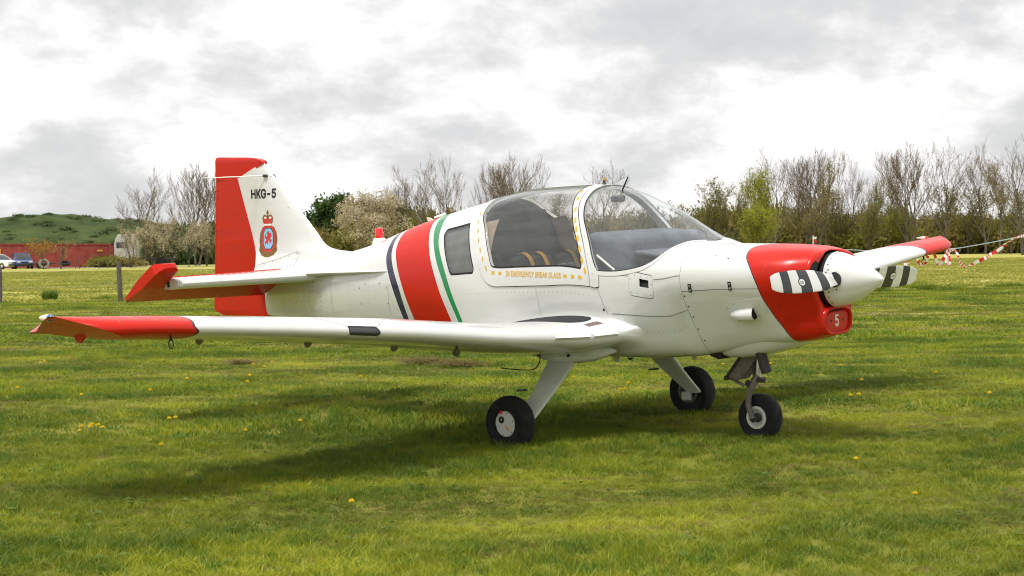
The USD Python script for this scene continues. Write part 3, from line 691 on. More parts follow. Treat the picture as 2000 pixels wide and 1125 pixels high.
# spinner and propeller
sp_prof = [(0, .36)] + [(.193 * math.sqrt(max(0, 1 - (t) ** 1.75)), .36 * t) for t in np.linspace(1, 0, 40)] + [(.193, -.004), (0, -.004)]
_sp = PchipInterpolator([0, .12, .25, .40, .51, .65, .77, .88, .95, .985, 1.0], [1, .955, .875, .765, .665, .52, .375, .225, .125, .06, 0])
sp_prof = [(.193 * float(_sp(t)), .36 * t) for t in np.linspace(1, 0, 56)] + [(.193, -.006), (.0, -.006)]
spinner = pm(plane, "spinner", lathe(sp_prof, (1, 0, 0), SPC, 72), M["white"], smooth=50)
class Spin:
    def P(self, u, v, side=1):
        t = np.asarray(u) / .36; r = .193 * _sp(np.clip(t, 0, 1))
        return np.stack([SPC[0] + np.asarray(u), r * np.cos(v), SPC[2] + r * np.sin(v)], -1)
    def N(self, u, v, side=1):
        e = 1e-3
        a = self.P(np.asarray(u) + e, v) - self.P(np.asarray(u) - e, v); b = self.P(u, np.asarray(v) + e) - self.P(u, np.asarray(v) - e)
        n = np.cross(a, b); n /= np.linalg.norm(n, axis=-1, keepdims=True); n[n[..., 0] < 0] *= -1
        return n
pdots(spinner, "screw_row", Spin(), [(.018, a) for a in np.linspace(0, 2 * np.pi, 20, endpoint=False)] + [(.085, math.pi + d) for d in (.35, -.35)] + [(.03, math.pi + d) for d in (.42, -.42)], sides=(1,), r=.006)
TW = math.radians(1.9)
RT = trimesh.transformations.rotation_matrix(-TW, [1, 0, 0])[:3, :3]
for s, nm in ((-1, "near"), (1, "far")):
    st = [(.16, .085, 38, .030), (.215, .095, 33, .030), (.26, .118, 30, .028), (.32, .140, 27, .024), (.42, .156, 23, .020), (.55, .160, 19, .016), (.68, .156, 16, .013), (.80, .142, 14, .011), (.87, .122, 13, .009), (.905, .103, 12.5, .007), (.924, .090, 12, .005), (.932, .078, 12, .003)]
    ys = np.array([q[0] for q in st]); cs = [PchipInterpolator(ys, [q[k] for q in st]) for k in (1, 2, 3)]
    k = 26; ang = np.linspace(0, 2 * np.pi, k, endpoint=False)
    def blade_ring(y):
        c, be, th = (float(g(y)) for g in cs); be = math.radians(be)
        cx = np.cos(ang) * c / 2; tx = np.sin(ang) * th / 2 + .25 * th * (1 - np.cos(ang) ** 2)
        fwd, up = np.array([math.cos(be), 0, math.sin(be) * 0]), None
        # chord runs mostly up and down; the blade's face looks forward
        ch_ = np.array([-math.sin(be) * s * -1, 0, math.cos(be)]); nn = np.array([math.cos(be), 0, math.sin(be) * s])
        o = np.array([0, s * y, 0])
        return o + cx[:, None] * ch_ + tx[:, None] * nn
    hub = np.array([-.285, 0, 1.155])
    def seg(y0, y1, caps=False):
        rs = np.array([blade_ring(y) for y in np.linspace(y0, y1, max(3, int((y1 - y0) / .012)))])
        return loft(rs @ RT.T + hub, caps=caps)
    bl = thing("propeller_blade", parent=plane, loc=(0, 0, 0))
    cuts = [(.16, .27, "white", "blade_root"), (.27, .372, "black", "black_band"), (.372, .48, "white", "white_band"), (.48, .607, "black", "black_band"), (.607, .715, "white", "white_band"), (.715, .815, "black", "black_band"), (.815, .932, "white", "blade_tip")]
    for a, b, m_, nm2 in cuts: pm(bl, nm2, seg(a, b, caps=(nm2 in ("blade_tip", "blade_root"))), M["white"] if m_ == "white" else M["black"], smooth=50)
    # maker's oval sticker and the collar where the blade enters the spinner
    yd = .585
    be = math.radians(float(cs[1](yd))); nn = np.array([math.cos(be), 0, math.sin(be) * s]); chv = np.array([math.sin(be) * s, 0, math.cos(be)]); sv = np.array([0, s, 0])
    o = np.array([0, s * yd, 0]) + nn * (float(cs[2](yd)) * .77)
    for rx, rz, off, m_, nm2 in ((.042, .030, .0012, "black", "sticker"), (.034, .023, .0022, "white", "sticker_field")):
        e = superellipse(rx, rz, 2, 28)
        pts = o + e[:, :1] * sv + e[:, 1:] * chv + nn * off
        stk = pm(bl, nm2, loft([(pts @ RT.T) + hub, ((pts * .02 + (o + nn * off) * .98) @ RT.T) + hub], caps=False), M[m_], smooth=False)
    for q in (-.006, .004): 
        pm(bl, "sticker_print", trimesh.Trimesh(((o + np.array([[a * (.02), b * .0035] for a, b in ((-1, -1), (1, -1), (1, 1), (-1, 1))]) @ np.stack([sv, chv]) + chv * q + nn * .003) @ RT.T) + hub, [[0, 1, 2], [0, 2, 3]]), M["seam_grey"], smooth=False)
    rc = np.array([np.cos(ang) * .050, np.zeros(k), np.sin(ang) * .053]).T
    pm(bl, "collar", loft([(rc * .9 + [0, s * .12, 0]) @ RT.T + hub, (rc * 1.0 + [0, s * .170, 0]) @ RT.T + hub, (rc * .96 + [0, s * .174, 0]) @ RT.T + hub]), M["black"], smooth=40)

# wings
W_ST = np.array([
 # y     xLE    xTE    zLE    up    low
 (.40, -1.56, -3.60, .815, .150, .085), (.50, -1.68, -3.58, .810, .155, .105), (.60, -1.79, -3.55, .798, .152, .118), (.70, -1.88, -3.52, .789, .145, .118), (.82, -1.955, -3.49, .784, .136, .110),
 (1.0, -2.015, -3.47, .791, .132, .100), (2.6, -2.04, -3.25, .965, .110, .068), (4.2, -2.066, -3.04, 1.124, .086, .055), (4.6, -2.085, -2.95, 1.156, .083, .054), (4.84, -2.14, -2.84, 1.168, .083, .055), (4.93, -2.20, -2.73, 1.174, .082, .059), (5.03, -2.30, -2.50, 1.180, .080, .058)])
_ws = pchip(W_ST[:, 0], W_ST[:, 1:])
TIP0, TIP1 = 4.60, 5.01
def naca(q): return 10 * (.2969 * np.sqrt(np.maximum(q, 0)) - .126 * q - .3516 * q ** 2 + .2843 * q ** 3 - .1036 * q ** 4)
_tk = np.linspace(0, 1, 80)
_qq = np.linspace(0, 1, 2000); _zu = .0815 * naca(_qq) - .045 * _qq * .83
_zp = [-.064 + (_zu.max() + .064) * k_ ** 1.25 for k_ in _tk]
_ok = [np.flatnonzero(_zu >= z_ - 1e-6) for z_ in _zp]
_ta, _tb = np.array([_qq[o[0]] for o in _ok]), np.array([_qq[o[-1]] for o in _ok])
class Wing:
    """u = distance from the centre line, v = 0 at the trailing edge below, 0.5 at the leading edge, 1 at the trailing edge above."""
    def P(self, u, v, side=1):
        u, v = np.broadcast_arrays(np.asarray(u, float), np.asarray(v, float))
        s = _ws(np.clip(u, .4, 5.03)); t = np.abs(2 * v - 1); xc = 1 - np.cos(t * np.pi / 2)
        q = np.clip(xc, 0, 1); up = v >= .5
        c = s[..., 0] - s[..., 1]
        # beyond TIP0 the wing is cut by a plane that slopes from the lower surface up to the crest of the upper one
        k = np.clip((u - TIP0) / (TIP1 - TIP0), 0, 1)
        lim = -.064 + (_zu.max() + .064) * k ** 1.25
        q = np.where(k > 0, np.interp(k, _tk, _ta) * (1 - q) + q, q)
        yt = naca(q)
        zl = np.where(up, s[..., 3] * yt, -s[..., 4] * yt) - .045 * q * c
        zl = np.where(up | (k <= 0), zl, np.minimum(np.maximum(zl, lim), s[..., 3] * yt - .045 * q * c - .002))
        z = s[..., 2] + zl
        return np.stack([s[..., 0] - q * c, side * u, z], -1)
    def N(self, u, v, side=1):
        e = 2e-3
        u, v = np.asarray(u, float), np.asarray(v, float)
        vp, vm = np.clip(v + e, 0, 1), np.clip(v - e, 0, 1)
        a = self.P(np.clip(u + e * 3, .4, 5.03), v, 1) - self.P(np.clip(u - e * 3, .4, 5.03), v, 1); b = self.P(u, vp, 1) - self.P(u, vm, 1)
        n = np.cross(a, b)
        n /= np.maximum(np.linalg.norm(n, axis=-1, keepdims=True), 1e-12)
        flip = np.where((v > .53) & (n[..., 2] < 0) | (v < .47) & (n[..., 2] > 0), -1, 1)
        n = n * flip[..., None]
        n[..., 1] *= side
        return n
WING = Wing()
WU, WV = np.concatenate([np.linspace(.40, 1.1, 22), np.linspace(1.15, 4.4, 40), np.linspace(4.42, 5.03, 36)]), np.linspace(0, 1, 81)
red_tip = Polygon([(4.235, 0), (4.205, .38), (4.215, .47), (4.245, .53), (4.225, .62), (4.235, 1), (5.03, 1), (5.03, 0)])
tip_line = LineString([(4.235, 0), (4.205, .38), (4.215, .47), (4.245, .53), (4.225, .62), (4.235, 1)])
lamp = Polygon(smooth_line([(2.775, .505), (2.79, .545), (2.80, .556), (3.03, .556), (3.035, .54), (3.03, .47), (3.0, .455), (2.80, .455), (2.78, .47), (2.775, .505)], 50)).buffer(0)
hinge_v = .27
ail = [sbox(2.95, -.01, 4.30, hinge_v * .72), sbox(2.95, 1 - hinge_v * .72, 4.30, 1.01)]
flp = [sbox(.80, -.01, 2.93, hinge_v * .72), sbox(.80, 1 - hinge_v * .72, 2.93, 1.01)]
for s in (-1, 1):
    full = sbox(.62, 0, 5.03, 1)
    cutouts = unary_union([red_tip] + ([lamp] if s < 0 else []) + [g.buffer(.003) for g in ail + flp])
    near = s < 0
    wing = pput(plane, "wing", WING, full.difference(cutouts), WU, WV, M["white"], sides=(s,))
    wt = pput(wing, "wing_tip", WING, red_tip.difference(unary_union(ail).buffer(.003)), WU, WV, M["red"], sides=(s,))
    pput(wing, "tip_edge_stripe", WING, tip_line.buffer(.007), WU, WV, M["navy"], sides=(s,), off=.0008)
    for nm, gs in (("aileron", ail), ("flap", flp)):
        vs_, fs_, ns_, n = [], [], [], 0
        for g in gs:
            v, f, nn = bend(WING, g.intersection(full), WU, WV, sides=(s,)); vs_.append(v); fs_.append(f + n); ns_.append(nn); n += len(v)
        pm(wing, nm, (np.vstack(vs_), np.vstack(fs_)), M["white"], normals=np.vstack(ns_))
    for a in (ail[0], flp[0], ail[1], flp[1]):
        pass
    pput(wing, "hinge_gap", WING, unary_union([g.buffer(.006) for g in ail + flp]).intersection(full).difference(unary_union([g.buffer(-.003) for g in ail + flp])), WU, WV, M["dark"], sides=(s,), off=-.004)
    if near:
        lg = pput(wing, "landing_light_glass", WING, lamp, WU, WV, M["lampglass"], sides=(s,), off=.0005)
        pput(lg, "lamp_bay", WING, lamp.buffer(.01), WU, WV, M["dark"], sides=(s,), off=-.05)
        pput(lg, "lamp_edge", WING, LineString(lamp.exterior.coords).buffer(.005), WU, WV, M["black"], sides=(s,), off=.001)
        pput(lg, "lamp_panel_seam", WING, LineString(smooth_line([(2.70, .64), (2.72, .60), (2.76, .57), (2.80, .556), (3.03, .556), (3.09, .59), (3.16, .635), (3.2, .66)])).buffer(.002), WU, WV, M["seam_grey"], sides=(s,), off=.0007)
        pput(lg, "lamp_panel_seam", WING, LineString([(2.80, .455), (2.74, .40), (3.05, .36), (3.03, .455)]).buffer(.002), WU, WV, M["seam_grey"], sides=(s,), off=.0007)
    # navigation light: a white housing with a coloured lens at the tip's front edge
    nl = WING.P(np.array([4.95]), np.array([.84]), s)[0] + [0, s * .006, .010]; 
    nav = pm(wing, "navigation_light_housing", loft([np.array([nl + [-.10 + .02 * i, 0, 0] + np.array([0, math.cos(a) * r, math.sin(a) * r]) for a in np.linspace(0, 2 * np.pi, 20, endpoint=False)]) for i, r in enumerate(np.array((.003, .014, .020, .024, .026, .026)) * (.8 if near else .55))]), M["crestwhite"], smooth=60)
    ln = trimesh.creation.icosphere(2, .022 if near else .014); ln.vertices *= [1.25, .95, 1]; ln.apply_translation(nl + [.012, 0, 0])
    pm(nav, "coloured_lens", ln, M["bluelens"] if near else M["redlens"], smooth=True)
    # rivets along the spar and the tip joint
    rv = [(y, .64) for y in np.arange(4.25, 4.75, .05)] + [(y, .665) for y in np.arange(1.2, 4.2, .11)] + [(4.72, v) for v in (.57, .6, .63)]
    pdots(wing, "rivet_row", WING, rv, sides=(s,), r=.0045, mat_=M["seam_grey"])
    pdots(wing, "rivet_row", WING, [(y, .40) for y in np.arange(1.2, 4.2, .09)] + [(y, .33) for y in np.arange(1.0, 4.2, .13)], sides=(s,), r=.0055, mat_=M["seam_grey"])
    # hinge brackets, tie-down ring and the tip skid under the wing
    for y in (3.05, 2.25, 1.62, 3.95):
        e = WING.P(np.array([y]), np.array([.23]), s)[0]
        br = pm(wing, "hinge_bracket", cat(extrude(Polygon([(0.10, .02), (.08, -.03), (.02, -.065), (-.03, -.06), (-.06, .02)]), .012)), M["darkmetal"], smooth=False) if False else None
        g = extrude(Polygon([(.055, .02), (.04, -.010), (.014, -.027), (-.010, -.028), (-.018, -.014), (-.024, .02)]), .010)
        g.vertices = np.stack([g.vertices[:, 0], g.vertices[:, 2] - .008, g.vertices[:, 1]], 1) + e
        pm(wing, "hinge_bracket", g, M["grimy"], smooth=False)
    for y in (4.35, 1.95):
        e = WING.P(np.array([y]), np.array([.36]), s)[0]
        a = np.linspace(0, 2 * np.pi, 17)
        rg = tube(e + np.stack([.022 * np.cos(a), 0 * a, -.045 + .026 * np.sin(a)], 1), .0035, 6, cap=False)
        pm(wing, "tie_down_ring", cat(rg, cbox((.016, .012, .035), e + [0, 0, -.008], .003)), M["darkmetal"], smooth=30)
    e = WING.P(np.array([4.66]), np.array([.13]), s)[0]
    g = extrude(Polygon([(.05, .01), (-.03, -.045), (-.07, -.03), (-.10, .015)]), .012)
    g.vertices = np.stack([g.vertices[:, 0], g.vertices[:, 2] - .006, g.vertices[:, 1]], 1) + e + [.02, 0, .006]
    pm(wt, "tip_skid", g, M["red"], smooth=False)
    # stall strips on the inner leading edge
    for (y0, y1) in ((.635, .775), (.80, 1.10)):
        ys = np.linspace(y0, y1, 6); pts = WING.P(ys, np.full(6, .505), s)
        pts2 = pts + np.array([.022, 0, .004])
        up, dn = WING.P(ys, np.full(6, .535), s) + [0, 0, .002], WING.P(ys, np.full(6, .488), s) - [0, 0, .001]
        pm(wing, "stall_strip", loft(np.stack([np.stack([a, b, c]) for a, b, c in zip(up, pts2, dn)]), caps=True), M["white"], smooth=False)
    # walkway and placard on the wing root
    walk = Polygon(smooth_line([(.628, .675), (.66, .652), (.72, .640), (.79, .650), (.88, .71), (.94, .79), (.96, .86), (.63, .86), (.626, .80), (.626, .72), (.628, .675)], 50)).buffer(0)
    pput(wing, "anti_slip_walkway", WING, walk, WU, WV, M["walk"], sides=(s,), off=.0015)
    if near:
        pput(wing, "placard", WING, Polygon([(.655, .600), (.665, .626), (.76, .616), (.755, .590)]), WU, WV, M["decal"], sides=(s,), off=.0018)
# fillets that carry the wing root into the fuselage side
FK = np.array([(0, -3.52, .335, 1.0), (.10, -3.22, .347, .88), (.20, -2.977, .357, .80), (.30, -2.638, .370, .715), (.38, -2.235, .383, .64), (.44, -1.988, .392, .58), (.48, -1.80, .376, .535), (.52, -1.64, .318, .50), (.57, -1.72, .262, .46), (.65, -2.02, .222, .38), (.80, -2.7, .20, .22), (1, -3.48, .21, 0)])
fk = pchip(FK[:, 0], FK[:, 1:])
for s in (-1, 1):
    t = np.linspace(0, 1, 121); k = fk(t)
    A_, B_ = FUS.P(k[:, 0], k[:, 1], s), WING.P(np.full(121, .622), k[:, 2], s)
    dn = FUS.P(k[:, 0], k[:, 1] - .03, s) - A_; dn *= np.where(t < .5, 1, -1)[:, None] * np.clip(abs(t - .52) / .05, 0, 1)[:, None]
    fw = np.stack([np.clip(1 - abs(t - .52) / .06, 0, 1) * -.04, 0 * t, 0 * t], 1)
    Tb = WING.P(np.full(121, .66), k[:, 2], s) - B_
    L = np.linalg.norm(B_ - A_, axis=1, keepdims=True)
    Ta = (dn + fw); Ta = Ta / np.maximum(np.linalg.norm(Ta, axis=1, keepdims=True), 1e-6) * L * 1.1
    Tb = Tb / np.maximum(np.linalg.norm(Tb, axis=1, keepdims=True), 1e-6) * L * 1.1
    g = np.stack([(2 * q ** 3 - 3 * q ** 2 + 1) * A_ + (q ** 3 - 2 * q ** 2 + q) * Ta + (3 * q ** 2 - 2 * q ** 3) * B_ + (q ** 3 - q ** 2) * Tb for q in np.linspace(0, 1, 15)])
    fc = grid_faces(15, 121); 
    nrm = np.cross(g.reshape(-1, 3)[fc[:, 1]] - g.reshape(-1, 3)[fc[:, 0]], g.reshape(-1, 3)[fc[:, 2]] - g.reshape(-1, 3)[fc[:, 0]])
    if (nrm[:, 2] * (g.reshape(-1, 3)[fc].mean(1)[:, 2] - .78)).sum() < 0: fc = fc[:, ::-1]
    pm(plane, "wing_root_fillet", (g.reshape(-1, 3), fc), M["white"], smooth=True)
# gear fairings under the wing roots
for s in (-1, 1):
    rings = []
    for x, w, h in ((-2.78, .01, .01), (-2.70, .075, .05), (-2.58, .115, .083), (-2.44, .13, .10), (-2.28, .125, .10), (-2.14, .10, .082), (-2.02, .06, .05), (-1.93, .015, .012)):
        e = superellipse(w, h, 2.3, 28); rings.append(np.stack([np.full(28, x), s * .53 + e[:, 0], .665 + e[:, 1]], 1))
    gf = pm(plane, "gear_fairing", loft(rings), M["legwhite"], smooth=60)
    pm(gf, "fairing_bolt", cat([lathe([(0, 0), (.011, 0), (.011, .012), (0, .014)], (0, s, -.3), (x, s * .65, .635), 10) for x in (-2.56, -2.27)]), M["black"], smooth=30)

# fin, rudder, tailplane, elevator: plates with a thickness law
fin_le = PchipInterpolator([1.20, 1.31, 1.39, 1.41, 1.446, 1.56, 1.684, 1.804, 1.963, 2.096, 2.182, 2.3], [-4.45, -4.80, -5.20, -5.40, -5.525, -5.649, -5.774, -5.901, -6.067, -6.209, -6.293, -6.40])
hinge_x = lambda z: np.interp(z, [.8, 1.271, 2.068, 2.3], [-6.312, -6.36, -6.650, -6.73])
fin_th = PchipInterpolator([1.2, 1.32, 1.42, 1.55, 1.75, 2.25], [.20, .12, .078, .062, .054, .040])
def fin_h(x, z):
    le, hg = fin_le(np.clip(z, 1.2, 2.3)), hinge_x(z)
    s = np.clip((le - x) / np.minimum(le - hg, .85), 0, 1)
    return np.maximum(fin_th(np.clip(z, 1.2, 2.25)) * np.sqrt(np.clip(1 - (1 - np.minimum(s / .55, 1)) ** 2, 0, 1)) * (1 - .12 * s), .0015)
FIN = Plate(fin_h, (0, 0, 0), (1, 0, 0), (0, 0, 1), (0, 1, 0))
zz = np.linspace(1.22, 2.20, 70)
fin_poly = Polygon(np.vstack([np.stack([fin_le(zz), zz], 1), [(-6.655 + .006, 2.070)], np.stack([hinge_x(zz[zz < 2.066][::-1]) + .005, zz[zz < 2.066][::-1]], 1)])).buffer(0)
FX, FZ = np.arange(-7.2, -4.3, .02), np.arange(.7, 2.4, .02)
fin = pput(plane, "fin", FIN, fin_poly, FX, FZ, M["white"], thick=.03)
rb = PchipInterpolator([.80, .822, .87, 1.271, 2.068, 2.3], [-6.95, -6.985, -7.108, -7.070, -6.992, -6.97])
def rud_h(x, z):
    hg, te = hinge_x(z), rb(np.clip(z, .8, 2.3))
    s = np.clip((hg - x) / (hg - te), 0, 1)
    base = np.where(z > 1.25, fin_th(np.clip(z, 1.2, 2.25)) * .84, .05)
    base = np.minimum(base, .055)
    return np.maximum(base * (1 - s) ** .9 * np.sqrt(np.clip(1 - (1 - np.minimum(s / .05, 1)) ** 2, .25, 1)), .004)
RUD = Plate(rud_h, (0, 0, 0), (1, 0, 0), (0, 0, 1), (0, 1, 0))
rz = np.linspace(.822, 2.068, 60)
rud_poly = Polygon(np.vstack([np.stack([hinge_x(rz) - .004, rz], 1), np.stack([rb(rz[::-1]), rz[::-1]], 1)])).buffer(0)
tab = sbox(-7.2, .985, -6.965, 1.60)
rudder = pput(plane, "rudder", RUD, rud_poly.difference(tab.buffer(.002)), FX, FZ, M["red"], thick=.006)
pput(rudder, "trim_tab", RUD, rud_poly.intersection(tab), FX, FZ, M["red"], thick=.004)
pput(rudder, "tab_gap", RUD, rud_poly.intersection(tab.buffer(.003)).difference(tab), FX, FZ, M["dark"], off=-.002)
def horn_h(x, z):
    s = np.clip((-6.28 - x) / .72, 0, 1)
    edge = np.clip((2.268 - z) / .05, 0, 1)
    return np.maximum(.040 * (1 - .75 * s) * np.sqrt(np.clip(1 - (1 - np.minimum(s / .12, 1)) ** 2, .1, 1)) * np.sqrt(np.clip(1 - (1 - edge) ** 2, .15, 1)), .004)
HORN = Plate(horn_h, (0, 0, 0), (1, 0, 0), (0, 0, 1), (0, 1, 0))
horn_poly = Polygon(smooth_line([(-6.655, 2.076), (-6.318, 2.190), (-6.303, 2.203), (-6.335, 2.226), (-6.44, 2.248), (-6.56, 2.260), (-6.75, 2.268), (-6.955, 2.276), (-6.985, 2.262), (-6.988, 2.235), (-6.992, 2.068), (-6.655, 2.068)], 120)).buffer(0)
pput(rudder, "horn_balance", HORN, horn_poly, np.arange(-7.2, -6.2, .015), np.arange(2.0, 2.3, .0125), M["red"], thick=.006)
pm(rudder, "hinge_fitting", cat([cbox((.05, .05, .05), (hinge_x(z) + .004, 0, z), .01) for z in (2.045, 1.52, 1.485)]) , M["black"], smooth=False)
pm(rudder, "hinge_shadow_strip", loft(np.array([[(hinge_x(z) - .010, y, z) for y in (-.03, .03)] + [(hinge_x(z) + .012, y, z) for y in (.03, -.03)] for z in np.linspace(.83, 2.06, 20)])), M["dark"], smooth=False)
def fin_side(x, z, off=.0015): return FIN.P(x, z, -1) + FIN.N(x, z, -1) * off
def fin_draw(parent, name, poly, m_, off):
    poly = shapely.transform(poly, lambda p: cc + (p - cc) * K_)
    v, f, nn = bend(FIN, poly, FX, FZ, sides=(-1,), off=off)
    return pm(parent, name, (v, f), M[m_], normals=nn)
letters(fin, "registration", "HKG-5", -6.462, 1.887, .076, .332, M["black"], fin_side, bold=True, fat=.035)
# crest: wreathed oval, red octagon, blue field with a red rampant beast, crown above
cc = np.array([-6.236, 1.508]); K_ = np.array([1.17, 1.07])
oval = Polygon(cc + superellipse(.103, .128, 2.3, 56) * (1 + .018 * np.cos(np.arange(56) * 2 * np.pi / 4))[:, None])
scroll = Polygon(cc + [(-.098, -.050), (-.105, -.085), (-.07, -.125), (-.02, -.142), (.02, -.142), (.07, -.125), (.105, -.085), (.098, -.050), (.06, -.10), (0, -.115), (-.06, -.10)])
octo = lambda a, b: Polygon(cc + np.array([(-a * .55, b), (a * .55, b), (a, b * .55), (a, -b * .55), (a * .55, -b), (-a * .55, -b), (-a, -b * .55), (-a, b * .55)]) + [0, .012])
crest = fin_draw(fin, "crest", unary_union([oval, scroll]), "gold", .0010)
fin_draw(crest, "crest_border", octo(.082, .110), "crestred", .0016)
fin_draw(crest, "crest_outline", octo(.060, .090), "black", .0021)
fin_draw(crest, "crest_field", octo(.054, .083), "crestblue", .0026)
beast = Polygon(cc + np.array([(-.008, .070), (.004, .058), (.014, .062), (.012, .045), (.026, .052), (.040, .040), (.030, .034), (.044, .022), (.030, .018), (.022, .008), (.034, -.008), (.046, -.020), (.032, -.022), (.030, -.040), (.014, -.026), (.006, -.012), (-.004, -.022), (.002, -.042), (-.016, -.044), (-.012, -.032), (-.030, -.036), (-.026, -.050), (-.042, -.040), (-.034, -.020), (-.020, -.006), (-.034, .002), (-.046, .018), (-.036, .040), (-.026, .030), (-.030, .014), (-.018, .020), (-.010, .034), (-.020, .046)]) + [0, .010])
fin_draw(crest, "crest_beast", beast.buffer(0), "crestred", .0031)
kc = cc + [-.004, .165]
fin_draw(crest, "crown_cap", Polygon(kc + [(-.045, -.030), (.045, -.030), (.052, .012), (.036, .036), (.012, .026), (0, .034), (-.012, .026), (-.036, .036), (-.052, .012)]), "crestred", .0016)
fin_draw(crest, "crown_frame", unary_union([LineString(kc + np.array(p)).buffer(.0045) for p in ([(-.048, -.02), (-.058, .02), (-.04, .044), (-.012, .036), (0, .022)], [(.048, -.02), (.058, .02), (.04, .044), (.012, .036), (0, .022)], [(0, .03), (0, .082)], [(-.012, .066), (.012, .066)])] + [Point(kc + [0, .052]).buffer(.009)]), "gold", .0022)
fin_draw(crest, "crown_rim", Polygon(kc + [(-.042, -.044), (.042, -.044), (.046, -.029), (-.046, -.029)]), "crestwhite", .0023)
for a in ((-.028, .022), (.028, .022)): fin_draw(crest, "crown_ermine", Polygon(kc + np.array(a) + superellipse(.015, .008, 2, 12)), "crestwhite", .0020)
pput(fin, "panel_seam", FIN, LineString([(-6.34, 1.285), (-6.10, 1.335), (-5.84, 1.402), (-5.80, 1.385), (-5.83, 1.30)]).buffer(.0018), FX, FZ, M["seam_grey"], off=.0008)
pdots(fin, "screw_row", FIN, along([(-6.34, 1.272), (-5.85, 1.387)], .1) + along([(-5.83, 1.385), (-5.845, 1.29)], .04) + [(-6.0, 1.275), (-5.92, 1.278), (-5.88, 1.28)] + [(-6.27, 2.075), (-6.21, 2.072), (-6.17, 2.07)] + [(-5.98, 1.79)], sides=(1, -1), r=.005)
ant = thing("tail_antenna", parent=plane)
for s in (-1, 1):
    pm(ant, "antenna_rod", tube([(-6.262, s * .035, 2.085), (-6.34, s * .11, 2.085), (-6.60, s * .46, 2.084)], [.006, .0055, .004], 8), M["crestwhite"], smooth=60)
    pm(ant, "antenna_base", cbox((.05, .03, .022), (-6.262, s * .042, 2.085), .006), M["black"], smooth=False)

def tail_h(x, y):
    le = np.interp(y, [0, .3, 1.46], [-5.30, -5.40, -5.77]); s = np.clip((le - x) / .5, 0, 1)
    return np.maximum(np.interp(y, [0, 1.46], [.058, .050]) * np.sqrt(np.clip(1 - (1 - np.minimum(s / .22, 1)) ** 2, 0, 1)) * (1 - .18 * s), .0015)
for s in (-1, 1):
    TP = Plate(tail_h, (0, 0, 1.205), (1, 0, 0), (0, s, 0), (0, 0, 1))
    ty = np.linspace(.0, 1.42, 30)
    tp = Polygon(np.vstack([np.stack([np.interp(ty, [0, .3, 1.46], [-5.30, -5.40, -5.77]), ty], 1), [(-5.80, 1.445), (-5.955, 1.445), (-5.965, 1.40), (-5.98, .10), (-5.98, 0)]])).buffer(0)
    tpl = pput(plane, "tailplane", TP, tp, np.arange(-6.1, -5.2, .02), np.arange(-.05, 1.6, .04), M["white"], thick=.0)
    e = [(x, tail_h(np.array([x]), np.array([1.445]))[0]) for x in np.linspace(-5.775, -5.955, 14)]
    ring = np.array([(x, s * 1.444, 1.205 + h) for x, h in e] + [(x, s * 1.444, 1.205 - h) for x, h in e[::-1]])
    cap = pm(tpl, "end_cap", loft([ring, ring + [0, s * .012, 0]]), M["white"], smooth=30)
    pm(cap, "lightening_hole", cbox((.032, .004, .058), (-5.90, s * 1.4575, 1.205), .006), M["dark"], smooth=False)
    pdots(tpl, "rivet_row", TP, [(np.interp(y, [0, .3, 1.46], [-5.52, -5.62, -5.88]), y) for y in np.arange(.3, 1.4, .055)], sides=(1,), r=.006, mat_=M["crestwhite"], off=.003)
    # root strake running forward along the fuselage
    xs = np.linspace(-5.46, -4.36, 24); v = FUS.v_at(xs, np.interp(xs, [-5.45, -4.36], [1.222, 1.246])); pr = FUS.P(xs, v, s)
    wd = np.interp(xs, [-5.46, -5.35, -5.2, -4.5, -4.36], [.16, .12, .075, .03, .004])
    sec = []
    for k in range(24):
        a = pr[k] - [0, s * .03, 0]; b = pr[k] + [0, s * wd[k], 0]; t = np.interp(wd[k], [0, .16], [.008, .045])
        sec.append([a + [0, 0, t * .8], (a + b) / 2 + [0, 0, t * .8], b + [0, s * -.01, t * .45], b, b + [0, s * -.01, -t * .45], (a + b) / 2 - [0, 0, t * .8], a - [0, 0, t * .8]])
    pm(tpl, "root_strake", loft(sec), M["white"], smooth=50)
    A = math.radians(32)
    ca, sa = math.cos(A), math.sin(A)
    ch = PchipInterpolator([0, 1.45, 1.7], [.36, .285, .265])
    def el_h(u, y):
        c = ch(np.clip(y, 0, 1.7)); sN = np.clip((u + .03) / (c + .03), 0, 1)
        hornz = y > 1.45
        hh = .040 * (1 - np.clip(u / c, 0, 1)) ** .8 + .004
        nose = np.where(hornz, np.sqrt(np.clip(1 - (1 - np.clip((u + .285) / .06, 0, 1)) ** 2, .03, 1)), 1.0)
        return np.maximum(hh * nose, .003)
    EL = Plate(el_h, (-5.985, 0, 1.213), (-ca, 0, -sa), (0, s, 0), (-sa, 0, ca))
    ep = Polygon([(.0, .11), (.36, .11), (ch(1.45) + 0, 1.45), (ch(1.66), 1.66), (.24, 1.685), (-.22, 1.685), (-.262, 1.66), (-.28, 1.60), (-.28, 1.50), (-.265, 1.472), (-.02, 1.467), (-.02, 1.455), (-.012, 1.40), (-.012, .11)]).buffer(0)
    el = pput(tpl, "elevator", EL, ep, np.arange(-.35, .45, .02), np.arange(0, 1.75, .04), M["red"], thick=.008)
    pm(el, "horn_nose", tube([(-5.965, s * 1.36, 1.262), (-5.85, s * 1.375, 1.292), (-5.815, s * 1.38, 1.298)], [.018, .020, .014], 12), M["red"], smooth=60) if False else None
